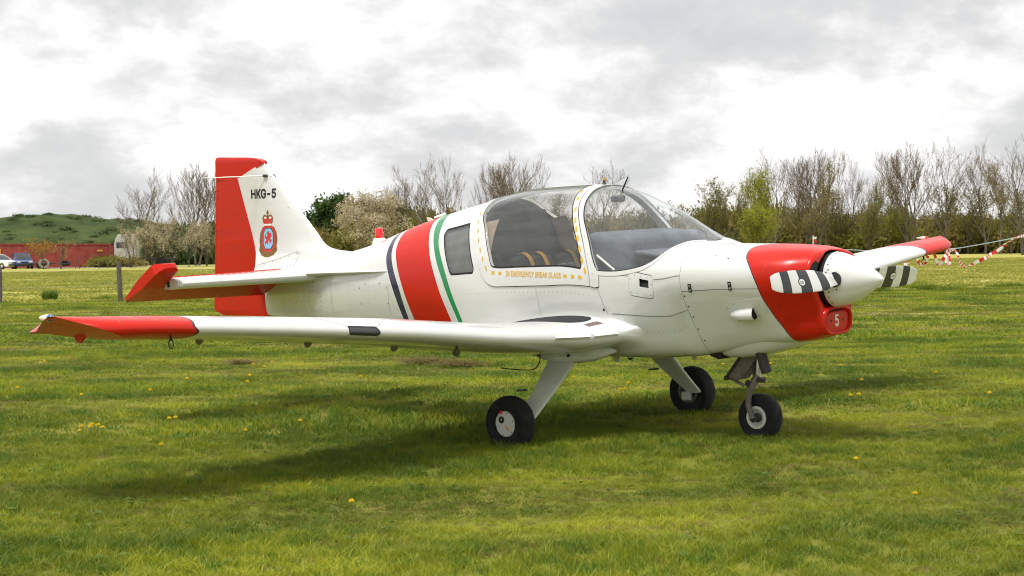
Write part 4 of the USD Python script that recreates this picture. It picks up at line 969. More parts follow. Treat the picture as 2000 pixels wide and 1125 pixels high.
# landing gear
def wheel(parent, name, c, R_, w, s, outer):
    wx = thing(name, parent=parent, loc=np.array([0, 0, 0.0]))
    a = np.linspace(0, np.pi, 19)
    prof = [(R_ * .50, -w * .40), (R_ * .56, -w * .44)] + [(R_ * .74 + R_ * .26 * math.sin(t) ** .72, -w / 2 * math.cos(t) * (1.0 - .0 * t)) for t in a[2:-2]] + [(R_ * .56, w * .44), (R_ * .50, w * .40), (R_ * .5, -w * .40)]
    # tread grooves
    pm(wx, "tyre", lathe(prof, (0, 1, 0), c, 64), M["rubber"], smooth=50)
    hub = [(0, -w * .30), (R_ * .50, -w * .36), (R_ * .51, -w * .40), (R_ * .46, -w * .42), (R_ * .46, w * .42), (R_ * .51, w * .40), (R_ * .50, w * .36), (0, w * .30)]
    return wx, c
for s in (-1, 1):
    lg = thing("main_gear", parent=plane)
    top, bot = np.array([-2.415, s * .50, .64]), np.array([-2.385, s * 1.03, .185])
    rings = []
    for t in np.linspace(0, 1, 14):
        o = top + (bot - top) * t + [0, s * .03 * math.sin(t * math.pi) * -.5, 0]
        chord = np.interp(t, [0, .12, .75, 1], [.29, .268, .175, .14]); th = np.interp(t, [0, 1], [.046, .034])
        dirl = (bot - top) / np.linalg.norm(bot - top); nn = np.cross([1.0, 0, 0], dirl)
        xo = np.interp(t, [0, 1], [0, -.005])
        e = superellipse(chord / 2, th / 2, 2.6, 30)
        rings.append(o + [xo, 0, 0] + e[:, :1] * np.array([1.0, 0, 0]) + e[:, 1:] * nn)
    leg = pm(lg, "spring_leg", loft(rings), M["legwhite"], smooth=50)
    R_, w = .200, .155
    c = np.array([-2.462, s * 1.105, .180])
    wx, _ = wheel(lg, "wheel", c, R_, w, s, True)
    o = c + [0, s * w * .36, 0]
    if s < 0:
        disc = pm(wx, "hub_disc", lathe([(0, -.04), (.094, -.04), (.094, .0), (.090, .004), (0, .010)], (0, s, 0), o, 48), M["legwhite"], smooth=30, label="white flat hub disc with black valve hole")
        q = lambda dx, dz, t=.0: o + [dx, s * (.0075 + t), dz]
        pm(disc, "valve_hole", lathe([(0, 0), (.026, 0), (.026, .004), (.019, .0055), (.017, .001), (0, .001)], (0, s, 0), q(-.028, .030), 24), M["black"], smooth=30)
        pm(disc, "valve", lathe([(0, 0), (.006, 0), (.006, .006), (0, .008)], (0, s, 0), q(-.028, .030), 10), M["metal"], smooth=30)
        ry = trimesh.transformations.rotation_matrix(math.radians(48), [0, 1, 0])[:3, :3]
        pm(disc, "orange_mark", cbox((.052, .003, .013), q(.022, -.026, .0005), .001, ry), M["yellow"], smooth=False)
        pm(disc, "slip_mark", cbox((.022, .004, .034), q(-.034, .083, -.004), .001, ry), M["redlens"], smooth=False)
        pm(disc, "hub_screw", cat([lathe([(0, 0), (.004, 0), (.004, .003), (0, .004)], (0, s, 0), q(.082 * math.cos(a), .082 * math.sin(a), -.003), 8) for a in np.linspace(.3, 2 * np.pi + .3, 7)[:-1]]), M["black"], smooth=False)
    else:
        pm(wx, "hub_disc", lathe([(0, -.04), (.094, -.04), (.094, .0), (.090, .004), (0, .010)], (0, s, 0), o, 48), M["legwhite"], smooth=30)
    i = c - [0, s * w * .40, 0]
    rim = pm(wx, "inner_rim", lathe([(.062, -.03), (.070, .0), (.078, .008), (.094, .006), (.098, -.006), (.098, -.03)], (0, -s, 0), i, 48), M["legwhite"] if False else M["grimy"], smooth=40)
    pm(wx, "brake_disc", lathe([(0, -.05), (.060, -.05), (.060, -.035), (0, -.035)], (0, -s, 0), i, 32), M["darkmetal"], smooth=30)
    pm(lg, "axle", tube([bot + [-.05, -s * .02, .02], c], .018, 10), M["darkmetal"], smooth=40)
    pm(lg, "brake_caliper", cbox((.09, .05, .07), c + [-.0, -s * .075, -.035], .012), M["legwhite"], smooth=False)
    pm(lg, "tow_peg", tube([(-2.56, s * .80, .385), (-2.66, s * .80, .375)], .008, 8), M["grimy"], smooth=40)
ng = thing("nose_gear", parent=plane)
c = np.array([-1.045, 0, .165])
wx, _ = wheel(ng, "nose_wheel", c, .170, .128, -1, True)
for s in (-1, 1):
    rim = pm(wx, "rim", lathe([(.030, -.028), (.052, -.020), (.058, -.004), (.066, .004), (.080, .004), (.084, -.006), (.084, -.03)], (0, s, 0), c + [0, s * .055, 0], 48), M["legwhite"], smooth=40)
    pm(rim, "bearing", lathe([(0, -.03), (.030, -.03), (.034, -.01), (.02, .0), (0, .0)], (0, s, 0), c + [0, s * .055, 0], 32), M["darkmetal"], smooth=40)
fork = pm(ng, "fork_leg", tube(smooth_line([(-1.035, -.035, .455), (-1.045, -.075, .40), (-1.075, -.092, .335), (-1.080, -.094, .260), (-1.062, -.092, .205), (-1.047, -.088, .165)], 24), np.interp(np.linspace(0, 1, 24), [0, .2, .6, 1], [.027, .024, .021, .020]), 14), M["grimy"], smooth=60)
pm(fork, "axle_boss", lathe([(0, -.02), (.030, -.02), (.030, .006), (.022, .010), (.016, .002), (0, .002)], (0, -1, 0), (-1.046, -.088, .165), 24), M["darkmetal"], smooth=30)
pm(ng, "oleo_strut", tube([(-1.028, -.02, .60), (-1.030, -.028, .45)], .022, 18), M["metal"], smooth=60)
pm(ng, "oleo_shield", cbox((.024, .05, .14), (-1.062, -.02, .515), .006), M["darkmetal"], smooth=False)
pm(ng, "steering_collar", cat(cbox((.085, .085, .034), (-1.03, -.03, .437), .010), cbox((.05, .02, .022), (-.985, -.05, .43), .005), cbox((.06, .03, .05), (-1.10, -.05, .405), .012, trimesh.transformations.rotation_matrix(.5, [0, 1, 0])[:3, :3])), M["darkmetal"], smooth=False)
br = extrude(Polygon([(-1.160, .600), (-1.035, .615), (-1.035, .585), (-1.165, .440), (-1.205, .428), (-1.285, .452)]), .11)
br.vertices = np.stack([br.vertices[:, 0], br.vertices[:, 2] - .055, br.vertices[:, 1]], 1)
pm(ng, "drag_brace", br, M["grimy"], smooth=False)
pm(ng, "brace_edge", cat(tube([(-1.16, -.056, .60), (-1.285, -.056, .455)], .012, 8), cbox((.03, .06, .03), (-1.215, 0, .555), .008), tube([(-1.287, -.07, .445), (-1.287, .07, .445)], .018, 10)), M["darkmetal"], smooth=30)
pm(ng, "torque_link", tube([(-1.285, -.02, .440), (-1.155, -.035, .392)], [.011, .013], 8), M["grimy"], smooth=40)
pm(plane, "exhaust_pipe", lathe([(.038, -.16), (.038, .0), (.034, .0), (.034, -.1), (0, -.1), (0, -.16)], np.array([.30, 0, -1]) , (-.91, -.10, .497), 28), M["dark"] if False else M["darkmetal"], smooth=40)
# small things under the belly
def blade_under(x, y, z0, h, c):
    g = extrude(Polygon([(-c / 2, 0), (c / 2, 0), (c / 2 - h * .15, -h), (-c / 2 + h * .5, -h)]), .012)
    g.vertices = np.stack([g.vertices[:, 0] + x, g.vertices[:, 2] - .006 + y, g.vertices[:, 1] + z0], 1)
    return g
pm(plane, "belly_antenna", blade_under(-2.16, -.24, .625, .075, .085), M["legwhite"], smooth=False)
pm(plane, "belly_drain", blade_under(-1.60, -.02, .605, .045, .05), M["legwhite"], smooth=False)
a = np.linspace(0, np.pi, 12)
pm(plane, "tow_loop", tube(np.stack([-2.33 + .03 * np.cos(a), np.full(12, .15), .585 - .055 * np.sin(a)], 1), .008, 8), M["black"], smooth=40)
pm(plane, "pitot_wire", tube(smooth_line([(-2.33, -.9, .675), (-2.335, -.9, .62), (-2.39, -.9, .555), (-2.45, -.9, .545), (-2.72, -.9, .552)], 24), .0045, 6), M["darkmetal"], smooth=40)
# roof: beacon, antennas, vents
bc = thing("beacon", parent=plane)
pm(bc, "beacon_base", loft([np.array([(-4.872 + math.cos(t) * r * 1.25, math.sin(t) * r, z) for t in np.linspace(0, 2 * np.pi, 28, endpoint=False)]) for r, z in ((.062, 1.40), (.056, 1.47), (.046, 1.495), (.038, 1.505))]), M["crestwhite"], smooth=50)
pm(bc, "beacon_lens", lathe([(0, 0), (.040, 0), (.040, .006), (.036, .008), (.034, .075), (.030, .084), (0, .088)], (0, 0, 1), (-4.875, 0, 1.503), 32), M["redlens"], smooth=40)
g = extrude(Polygon([(-4.30, 1.668), (-4.262, 1.662), (-4.175, 1.625), (-4.225, 1.60), (-4.27, 1.60)]), .010); g.vertices = np.stack([g.vertices[:, 0], g.vertices[:, 2] - .005, g.vertices[:, 1]], 1)
pm(plane, "fin_antenna", g, M["crestwhite"], smooth=False)
v0, v1 = FUS.P(np.array([-4.03]), np.array([.93]), -1)[0], FUS.N(np.array([-4.03]), np.array([.93]), -1)[0]
pm(plane, "roof_vent", cbox((.10, .07, .026), v0 + v1 * .008, .010, frame_to_any(v1)[:, [1, 0, 2]] * [1, 1, 1]), M["crestwhite"], smooth=False)
pm(plane, "rear_whip_antenna", tube([(-4.62, .10, 1.49), (-4.66, .10, 1.885), (-4.785, .10, 1.990)] if False else [(-4.42, .1, 1.56), (-4.60, .1, 1.83), (-4.785, .1, 1.992)], [.006, .003, .0018], 6), M["grimy"], smooth=40)
tn = thing("roof_lamp", parent=plane)
pm(tn, "lamp_stem", lathe([(0, 0), (.020, 0), (.018, .012), (.009, .02), (.010, .034), (0, .036)], (0, 0, 1), (-2.375, -.03, 1.868), 16), M["darkmetal"], smooth=40)
pm(tn, "lamp_cap", lathe([(0, 0), (.013, .002), (.017, .010), (.012, .020), (0, .024)], (.15, 0, 1), (-2.372, -.03, 1.900), 16), M["strap"], smooth=40)
pm(plane, "windscreen_whip_antenna", tube([(-2.205, -.05, 1.79), (-2.178, -.05, 1.84), (-2.128, -.05, 1.925)], [.004, .006, .005], 8), M["black"], smooth=40)
pm(plane, "windscreen_mirror", cat(cbox((.03, .16, .05), (-2.27, .0, 1.765), .012)), M["cabin"], smooth=False)
# cabin
cabin = thing("cabin", parent=plane)
lin = sbox(-3.72, .02, -1.42, .548)
pput(cabin, "side_lining", FUS, lin, US, VS, M["cabin"], off=-.028)
pm(cabin, "floor", cbox((1.9, .74, .03), (-2.55, 0, .74), .005), M["cabin"], smooth=False)
sec = np.vstack([FUS.P(np.full(30, -3.30), np.linspace(.1, .80, 30), 1) * [1, .95, 1], FUS.P(np.full(30, -3.30), np.linspace(.80, .1, 30), -1) * [1, .95, 1]])
pm(cabin, "rear_bulkhead", loft([sec, sec - [.02, 0, 0]]), M["cabin"], smooth=False)
sec = np.vstack([FUS.P(np.full(30, -1.50), np.linspace(.1, .66, 30), 1) * [1, .94, 1], FUS.P(np.full(30, -1.50), np.linspace(.66, .1, 30), -1) * [1, .94, 1]])
pm(cabin, "firewall", loft([sec, sec + [.02, 0, 0]]), M["cabin"], smooth=False)
def soft(size, at, r, R=None):
    s_ = m3.Manifold.batch_hull([m3.Manifold.sphere(r, 16).translate([float(x), float(y), float(z)]) for x in (-size[0] / 2 + r, size[0] / 2 - r) for y in (-size[1] / 2 + r, size[1] / 2 - r) for z in (-size[2] / 2 + r, size[2] / 2 - r)])
    m = to_tm(s_)
    if R is not None: m.vertices = m.vertices @ np.asarray(R).T
    m.apply_translation(at); return m
ry = lambda d: trimesh.transformations.rotation_matrix(math.radians(d), [0, 1, 0])[:3, :3]
hood = soft((.46, .96, .34), (-2.02, 0, 1.345), .07, ry(4))
pm(cabin, "instrument_hood", hood, M["coaming"], smooth=50)
pm(cabin, "glare_shelf", cbox((.56, .86, .03), (-1.66, 0, 1.36), .01, ry(6)), M["coaming"], smooth=False)
for s in (-1, 1):
    st = thing("seat", parent=cabin)
    def U(p): return p
    pmx = lambda nm, m_, mt: mesh(st, nm, (np.array(m_.vertices) - BASE, m_.faces), mt, smooth=50)
    pmx("seat_cushion", soft((.48, .44, .12), (-2.62, s * .26, .86), .05), M["seat"])
    pmx("seat_back", soft((.12, .44, .56), (-2.89, s * .26, 1.08), .05, ry(-14)), M["seat"])
    pmx("seat_side", cat(soft((.20, .05, .30), (-2.84, s * .26 - .21, 1.12), .02, ry(-14)), soft((.20, .05, .30), (-2.84, s * .26 + .21, 1.12), .02, ry(-14))), M["cabin"])
    for q in (-.085, .085):
        sp_ = smooth_line([(-3.05, 1.15), (-3.01, 1.34), (-2.95, 1.375), (-2.885, 1.34), (-2.81, 1.15), (-2.74, .98)], 20)
        pmx("harness_strap", loft([[(x, s * .26 + q - .021, z), (x, s * .26 + q + .021, z), (x + .004, s * .26 + q + .021, z + .006), (x + .004, s * .26 + q - .021, z + .006)] for x, z in sp_]), M["strap"])
    pmx("harness_buckle", cat([cbox((.02, .05, .04), (-2.805, s * .26 + q, 1.19), .008) for q in (-.085, .085)]), M["black"])
for s in (-1, 1):
    c_ = sbox(-3.285, .55, -3.13, .76)
    pput(cabin, "tan_curtain", FUS, c_.intersection(can_out.buffer(.0)), US, VS, M["lining"], sides=(s,), off=-.04)
pm(cabin, "grab_rod", tube([(-2.09, -.50, 1.36), (-1.93, -.50, 1.25)], .009, 8), M["crestwhite"], smooth=40)
kn = trimesh.creation.icosphere(2, .032); kn.apply_translation((-2.05, -.42, 1.34)); pm(cabin, "control_knob", kn, M["crestwhite"], smooth=True)
pm(cabin, "control_stick", cat([tube([(-2.30, y, .80), (-2.33, y, 1.05), (-2.31, y, 1.17)], [.014, .012, .02], 10) for y in (-.26, .26)]), M["black"], smooth=40)
# ---------------------------------------------------------------- vegetation builders
def foliage_mat(name, ramp, trans=0.35, scale=0.6):
    return mat(name, {"g": ("geometry", {}), "oi": ("object_info", {}), "n": ("noise_texture", {"scale": scale, "detail": 3.0}),
        "a": ("mix_float", {"fac": 0.5}), "r": ("rgb_ramp", {"ramp": ramp}), "d": ("principled_bsdf", {"roughness": 0.7, "specular_ior_level": 0.25}), "t": ("translucent_bsdf", {}), "m": ("mix_closure", {"fac": trans})},
        [("g.position", "n.vector"), ("g.random_per_island", "a.a"), ("n.fac", "a.b"), ("a.result", "r.fac"), ("r.color", "d.base_color"), ("r.color", "t.color"), ("d.BSDF", "m.closure1"), ("t.BSDF", "m.closure2")], surface="m.closure")
M["bark"] = plain("grey_bark", (0.105, 0.085, 0.06), 0.9, dirt=0.4, scale=3)
M["barkdark"] = plain("dark_bark", (0.060, 0.050, 0.040), 0.9, dirt=0.3, scale=3)
M["twig"] = plain("brown_twigs", (0.165, 0.122, 0.075), 0.9, dirt=0.3, scale=2)
M["blossom"] = foliage_mat("blossom", [(0.20, (0.34, 0.28, 0.15)), (0.36, (0.66, 0.59, 0.45)), (0.48, (0.84, 0.79, 0.70)), (0.75, (0.88, 0.86, 0.80))], 0.45)
M["willow"] = foliage_mat("willow_leaf", [(0.2, (0.24, 0.26, 0.022)), (0.5, (0.44, 0.42, 0.035)), (0.8, (0.58, 0.52, 0.08))], 0.45)
M["spring"] = foliage_mat("spring_leaf", [(0.2, (0.17, 0.17, 0.03)), (0.5, (0.32, 0.29, 0.055)), (0.8, (0.45, 0.38, 0.11))], 0.45)
M["bronze"] = foliage_mat("bronze_leaf", [(0.2, (0.22, 0.18, 0.055)), (0.5, (0.38, 0.31, 0.10)), (0.8, (0.52, 0.43, 0.16))], 0.45)
M["evergreen"] = foliage_mat("evergreen_leaf", [(0.2, (0.045, 0.085, 0.018)), (0.5, (0.09, 0.15, 0.03)), (0.8, (0.16, 0.21, 0.05))], 0.35)
M["gold_leaf"] = foliage_mat("golden_leaf", [(0.2, (0.25, 0.15, 0.015)), (0.5, (0.46, 0.30, 0.035)), (0.8, (0.58, 0.42, 0.08))])
M["bramble"] = foliage_mat("bramble_leaf", [(0.2, (0.11, 0.115, 0.045)), (0.5, (0.19, 0.18, 0.065)), (0.8, (0.28, 0.245, 0.11))], 0.4)

def tubes_fast(lines, sides):
    """Many equal-length polylines (pts (n,3), radii (n,)) as open tubes, in one go."""
    Pn = np.stack([l[0] for l in lines]); Rn = np.stack([l[1] for l in lines]); B, n = Rn.shape
    t = np.gradient(Pn, axis=1); t /= np.maximum(np.linalg.norm(t, axis=2, keepdims=True), 1e-9)
    ref = np.where(abs(t[..., 2:3]) < .9, [[[0, 0, 1.0]]], [[[1.0, 0, 0]]])
    a = np.cross(t, ref); a /= np.maximum(np.linalg.norm(a, axis=2, keepdims=True), 1e-9); b = np.cross(t, a)
    th = np.linspace(0, 2 * np.pi, sides, endpoint=False)
    V = Pn[:, :, None] + Rn[:, :, None, None] * (np.cos(th)[:, None] * a[:, :, None] + np.sin(th)[:, None] * b[:, :, None])
    f = grid_faces(n, sides, wrap=True)
    F = (f[None] + (np.arange(B) * n * sides)[:, None, None]).reshape(-1, 3)
    return V.reshape(-1, 3), F
def grow(rng, height, spread=0.45, levels=4, kids=(6, 6, 5, 4), first=.28, up=.30, ratio=.58, trunk=.020, stems=1, twig=.012, wig=.10):
    """Limb polylines of a tree by level: list of (points, radii); and the twig ends."""
    out, tips = [[] for _ in range(levels + 1)], []
    def limb(p, d, L, r, lev):
        n = 6 if lev == 0 else 4
        pts = [np.array(p)]; d = d / np.linalg.norm(d)
        for k in range(n - 1):
            d = d + rng.normal(0, wig, 3) + [0, 0, up * .35 * (lev > 0)]; d /= np.linalg.norm(d)
            pts.append(pts[-1] + d * L / (n - 1))
        pts = np.array(pts); rad = np.linspace(r, max(r * .42, twig * .55), n)
        out[lev].append((pts, rad))
        if lev == levels:
            tips.append((pts[-1], d)); tips.append((pts[-2], d)); return
        k = kids[lev]
        for q in range(k):
            t = first + (1 - first) * (q + rng.uniform(.1, .9)) / k if lev == 0 else .25 + .75 * (q + rng.uniform(.1, .9)) / k
            i = min(int(t * (n - 1)), n - 2); w = t * (n - 1) - i
            pos = pts[i] * (1 - w) + pts[i + 1] * w; dd = pts[i + 1] - pts[i]; dd /= np.linalg.norm(dd)
            az = rng.uniform(0, 2 * np.pi) if lev else q * 2.4 + rng.uniform(-.4, .4)
            fr = frame_to_any(dd)
            side = fr[:, 0] * math.cos(az) + fr[:, 1] * math.sin(az)
            s = spread * rng.uniform(.7, 1.3)
            nd = dd * math.cos(s) + side * math.sin(s) + [0, 0, up * .4]
            limb(pos, nd, L * ratio * rng.uniform(.75, 1.15) * (1.15 - .35 * t), max(float(np.interp(w, [0, 1], rad[i:i + 2])) * .58, twig), lev + 1)
    for s in range(stems):
        az = s * 2.4 + rng.uniform(0, 1); lean = 0 if stems == 1 else rng.uniform(.12, .32)
        limb(np.array([0.12 * math.cos(az) * (stems > 1), 0.12 * math.sin(az) * (stems > 1), -.3]), np.array([math.sin(lean) * math.cos(az), math.sin(lean) * math.sin(az), math.cos(lean)]), height * (.78 if stems == 1 else .62) * rng.uniform(.92, 1.05), height * trunk / math.sqrt(stems), 0)
    return out, tips
def leaves(rng, tips, per, size, jitter, droop=0.0):
    T = np.array([t[0] for t in tips]); T = np.repeat(T, per, 0) + rng.normal(0, jitter, (len(T) * per, 3)) - [0, 0, droop]
    n = len(T); a = rng.normal(0, 1, (n, 3)); a /= np.linalg.norm(a, axis=1, keepdims=True)
    b = np.cross(a, rng.normal(0, 1, (n, 3))); b /= np.linalg.norm(b, axis=1, keepdims=True)
    s = size * rng.uniform(.6, 1.4, (n, 1))
    V = np.stack([T - a * s, T + b * s * .55, T + a * s, T - b * s * .55], 1).reshape(-1, 3)
    k = np.arange(n)[:, None] * 4
    return V, np.vstack([k + [0, 1, 2], k + [0, 2, 3]])
SIZE = {}
def tree_proto(name, seed, bark, leaf=None, per=2, size=.12, jit=.25, droop=0., scaffold=None, hide=True, **kw):
    """A tree with a trunk part (trunk and limbs) and a crown part (branches and twigs, and leaves when it has them)."""
    rng = np.random.default_rng(seed)
    lv, tips = grow(rng, **kw)
    x = UsdGeom.Xform(stage.CreateClassPrim("/World/Looks/" + name)) if False else None
    root = stage.CreateClassPrim(f"/World/Looks/plant_models/{name}") if not stage.GetPrimAtPath(f"/World/Looks/plant_models/{name}") else None
    root.SetTypeName("Xform")
    pts = np.vstack([l[0].reshape(-1, 3) for l in lv[-1]]) if lv[-1] else None
    SIZE[name] = (float(np.percentile(pts[:, 2], 99.5)), float(np.percentile(np.linalg.norm(pts[:, :2], axis=1), 95)))
    v0, f0 = tubes_fast(lv[0], 7); v1, f1 = tubes_fast(lv[1], 5)
    usdkit.mesh(stage, f"/World/Looks/plant_models/{name}/trunk", (np.vstack([v0, v1]), np.vstack([f0, f1 + len(v0)])), M[bark], smooth=True)
    V, F, n = [], [], 0
    for l in lv[2:]:
        if l:
            v, f = tubes_fast(l, 3); V.append(v); F.append(f + n); n += len(v)
    usdkit.mesh(stage, f"/World/Looks/plant_models/{name}/crown", (np.vstack(V), np.vstack(F)), M["twig" if bark == "bark" else bark], smooth=True)
    if leaf:
        v, f = leaves(rng, tips, per, size, jit, droop)
        usdkit.mesh(stage, f"/World/Looks/plant_models/{name}/foliage", (v, f), M[leaf], smooth=False)
    return f"/World/Looks/plant_models/{name}"
stage.CreateClassPrim("/World/Looks/plant_models")
TREES = {}
for k in range(4):
    TREES[f"bare_{k}"] = tree_proto(f"bare_{k}", 10 + k, "bark", height=10, spread=(.58, .50, .66, .54)[k], levels=4, kids=(9, 5, 4, 3), first=.16, up=.38, ratio=(.62, .64, .60, .66)[k], trunk=.017, twig=.016, wig=.09, stems=(1, 2, 1, 1)[k])
for k in range(2):
    TREES[f"blossom_{k}"] = tree_proto(f"blossom_{k}", 30 + k, "barkdark", "blossom", per=4, size=.08, jit=.13, height=6.5, spread=.66, levels=3, kids=(7, 5, 4), first=.18, up=.22, ratio=.60, trunk=.018, stems=2, twig=.014)
TREES["blossom_big"] = tree_proto("blossom_big", 40, "barkdark", "blossom", per=12, size=.085, jit=.20, height=7, spread=.80, levels=3, kids=(10, 7, 6), first=.16, up=.16, ratio=.62, trunk=.018, stems=2, twig=.014)
TREES["willow"] = tree_proto("willow", 50, "bark", "willow", per=2, size=.095, jit=.28, height=10, spread=.50, levels=3, kids=(12, 9, 7), first=.10, up=.30, ratio=.46, trunk=.014, stems=2, twig=.014)
TREES["spring_0"] = tree_proto("spring_0", 60, "bark", "spring", per=2, size=.085, jit=.28, height=9, spread=.50, levels=3, kids=(11, 8, 6), first=.22, up=.30, ratio=.48, trunk=.013, twig=.014)
TREES["spring_1"] = tree_proto("spring_1", 61, "bark", "bronze", per=1, size=.085, jit=.25, height=9, spread=.45, levels=3, kids=(12, 8, 6), first=.22, up=.35, ratio=.44, trunk=.013, twig=.014)
TREES["evergreen"] = tree_proto("evergreen", 70, "barkdark", "evergreen", per=6, size=.22, jit=.40, height=8, spread=.75, levels=3, kids=(14, 8, 5), first=.12, up=.15, ratio=.42, trunk=.02, twig=.02)
TREES["bush_gold"] = tree_proto("bush_gold", 75, "bark", "gold_leaf", per=4, size=.075, jit=.16, height=3.2, spread=.6, levels=2, kids=(9, 8), first=.3, up=.2, ratio=.6, trunk=.012, twig=.01)
TREES["sapling"] = tree_proto("sapling", 76, "bark", "bronze", per=1, size=.06, jit=.12, height=3.2, spread=.4, levels=2, kids=(10, 6), first=.3, up=.3, ratio=.34, trunk=.012, twig=.01)
def tree(kind, name, label, b, D, h, group=None, rot=None, wide=1.0):
    x = b * D
    H0, R0 = SIZE[kind]
    s = h / H0; k = {"bare": .80, "spring": .95, "willow": .95, "blossom": 1.15, "evergreen": 1.0}.get(kind.split("_")[0], 1.0) * wide * h / (2 * R0)
    t = thing(name, label, "tree" if "bush" not in name else "bush", group, (x, D, float(ground_z(x, D)) - .05), (hash_(b) * 360 if rot is None else rot), (k, k, s))
    t.GetReferences().AddInternalReference(TREES[kind]); t.SetInstanceable(True)
    return t
def hash_(v): return (math.sin(v * 912.7) * 43758.5) % 1.0
PX = lambda p: (p - 1000) / 3671.43          # tangent of the bearing from the camera's axis
# left group beside the lorry
for p, D, h, k, lab in ((283, 196, 9.6, 0, "tall bare tree standing right behind the white lorry cab"), (385, 192, 9.8, 1, "tall bare tree closest to the aeroplane's red rudder")):
    tree(f"bare_{k}", "bare_tree", lab, PX(p), D, h * 1.06, wide=.85)
for p, D, h, k, lab in ((256, 178, 4.6, 0, "small white blossom tree in front of the lorry's bonnet"), (300, 176, 5.4, 1, "taller white blossom tree just right of the lorry cab"), (335, 180, 5.6, 0, "white blossom tree midway between lorry and rudder"), (368, 178, 5.0, 1, "white blossom tree with dark trunk, second before the rudder"), (405, 182, 5.2, 0, "white blossom tree partly hidden by the red rudder")):
    tree(f"blossom_{k}", "blossom_tree", lab, PX(p), D, h * .88, wide=.60)
tree("bush_gold", "young_golden_tree", "small golden-leaved tree in front of the red container", PX(85), 178, 2.9, wide=1.0)
tree("sapling", "sapling", "thin sapling with a few brown leaves in front of the container", PX(118), 178, 2.8, wide=.7)
# middle group between the fin and the canopy
tree("evergreen", "evergreen_tree", "dark evergreen tree seen just right of the white fin", PX(634), 214, 7.4, wide=.62)
tree("evergreen", "evergreen_tree", "smaller dark evergreen behind the large blossom tree", PX(690), 222, 7.0, wide=.5, rot=80)
tree("evergreen", "evergreen_tree", "low evergreen showing right of the large blossom tree", PX(790), 226, 6.6, wide=.5, rot=200)
tree("blossom_big", "blossom_tree", "large round cream blossom tree above the red beacon", PX(730), 176, 6.5, wide=.98)
tree("spring_1", "brown_tree", "rust brown tree below the evergreen beside the fin", PX(622), 190, 4.6, wide=.9)
for p, D, h, k, w, lab in ((828, 200, 10.0, 2, .66, "bare tree leftmost of the row above the red fuselage band"), (884, 204, 10.3, 3, .62, "bare tree second of the row above the rear window"), (945, 206, 9.6, 0, .60, "bare tree third of the row, thinnest, behind the canopy"), (1008, 200, 10.0, 1, .86, "broad bare tree above the rear of the canopy"), (1178, 206, 9.3, 2, .95, "bare tree with rounded top behind the canopy's roof lamp"), (790, 215, 8.6, 1, .5, "slim bare tree between blossom tree and bare row")):
    tree(f"bare_{k}", "bare_tree", lab, PX(p), D, h * 1.10, wide=w)
tree("spring_0", "leafing_tree", "small tree with first green leaves beside the canopy's bare tree", PX(1100), 212, 7.6, wide=.5)
# right group behind the nose
for kind, name, p, D, h, w, lab in (
    ("spring_1", "brown_tree", 1300, 214, 5.6, .9, "low brown tree touching the windscreen's slope"), ("spring_1", "brown_tree", 1340, 216, 6.6, .8, "brown tree left of the birch above the windscreen"),
    ("spring_0", "birch_tree", 1372, 206, 8.6, .72, "light leafing birch above the windscreen foot"), ("spring_0", "slender_tree", 1408, 208, 7.2, .32, "slender tree with flat layers right of the birch"),
    ("spring_0", "slender_tree", 1440, 212, 7.4, .30, "slender bent tree second right of the birch"), ("spring_1", "slender_tree", 1462, 205, 8.3, .45, "slender bronze tree left of the yellow willow"),
    ("willow", "willow_tree", 1500, 188, 8.6, .56, "bright yellow green willow above the white cowling"), ("willow", "willow_tree", 1478, 180, 5.0, .95, "low yellow green willow bush left of the tall willow"),
    ("bare_0", "bare_tree", 1512, 196, 11.4, .72, "tall bare tree rising from the willow"), ("bare_1", "bare_tree", 1598, 198, 11.3, .72, "tall bare tree above the spinner"), ("bare_2", "bare_tree", 1562, 202, 10.6, .55, "bare tree between the willow and the spinner"),
    ("bare_3", "bare_tree", 1655, 202, 10.4, .66, "bare tree above the root of the far wing"), ("spring_1", "bronze_tree", 1615, 194, 10.4, .50, "bronze leafing tree above the spinner"), ("spring_1", "bronze_tree", 1690, 206, 8.6, .62, "bronze tree behind the middle of the far wing"),
    ("spring_0", "green_tree", 1752, 200, 7.6, .62, "green leafing tree above the red far wingtip"), ("bare_1", "bare_tree", 1780, 194, 11.6, .74, "tall fan-shaped bare tree above the red far wingtip"), ("bare_2", "bare_tree", 1846, 197, 11.7, .66, "tall bare tree right of the fan-shaped one"),
    ("bare_3", "bare_tree", 1925, 196, 11.8, .70, "tall bare tree above the striped tape"), ("spring_1", "bronze_tree", 1952, 190, 9.8, .66, "bronze leafing tree near the right edge of the picture"), ("bare_0", "dark_bare_tree", 1998, 176, 11.4, .80, "dark bare tree cut by the right edge of the picture"),
    ("spring_0", "leafing_tree", 1830, 204, 7.4, .8, "leafing tree low between the two tallest bare trees"), ("spring_0", "leafing_tree", 1890, 200, 7.0, .85, "leafing tree left of the bare tree above the tape"), ("spring_1", "bronze_tree", 1570, 190, 6.2, .9, "low bronze tree right of the willow"), ("bare_2", "bare_tree", 1712, 204, 9.0, .6, "short bare tree above the middle of the far wing"),
    ("spring_0", "leafing_tree", 1640, 200, 7.0, .75, "yellow green leafing tree low behind the spinner"), ("spring_0", "leafing_tree", 1700, 196, 5.6, .9, "yellow green leafing bush behind the middle of the far wing"), ("spring_0", "leafing_tree", 1975, 192, 6.4, .8, "yellow green leafing bush under the dark bare tree at the right edge"), ("willow", "willow_tree", 1775, 198, 5.0, .8, "bright green bush at the foot of the fan-shaped bare tree"),
    ("bare_3", "bare_tree", 2040, 188, 11.5, .8, "bare tree just outside the right edge")):
    tree(kind, name, lab, PX(p), D, h, wide=w)
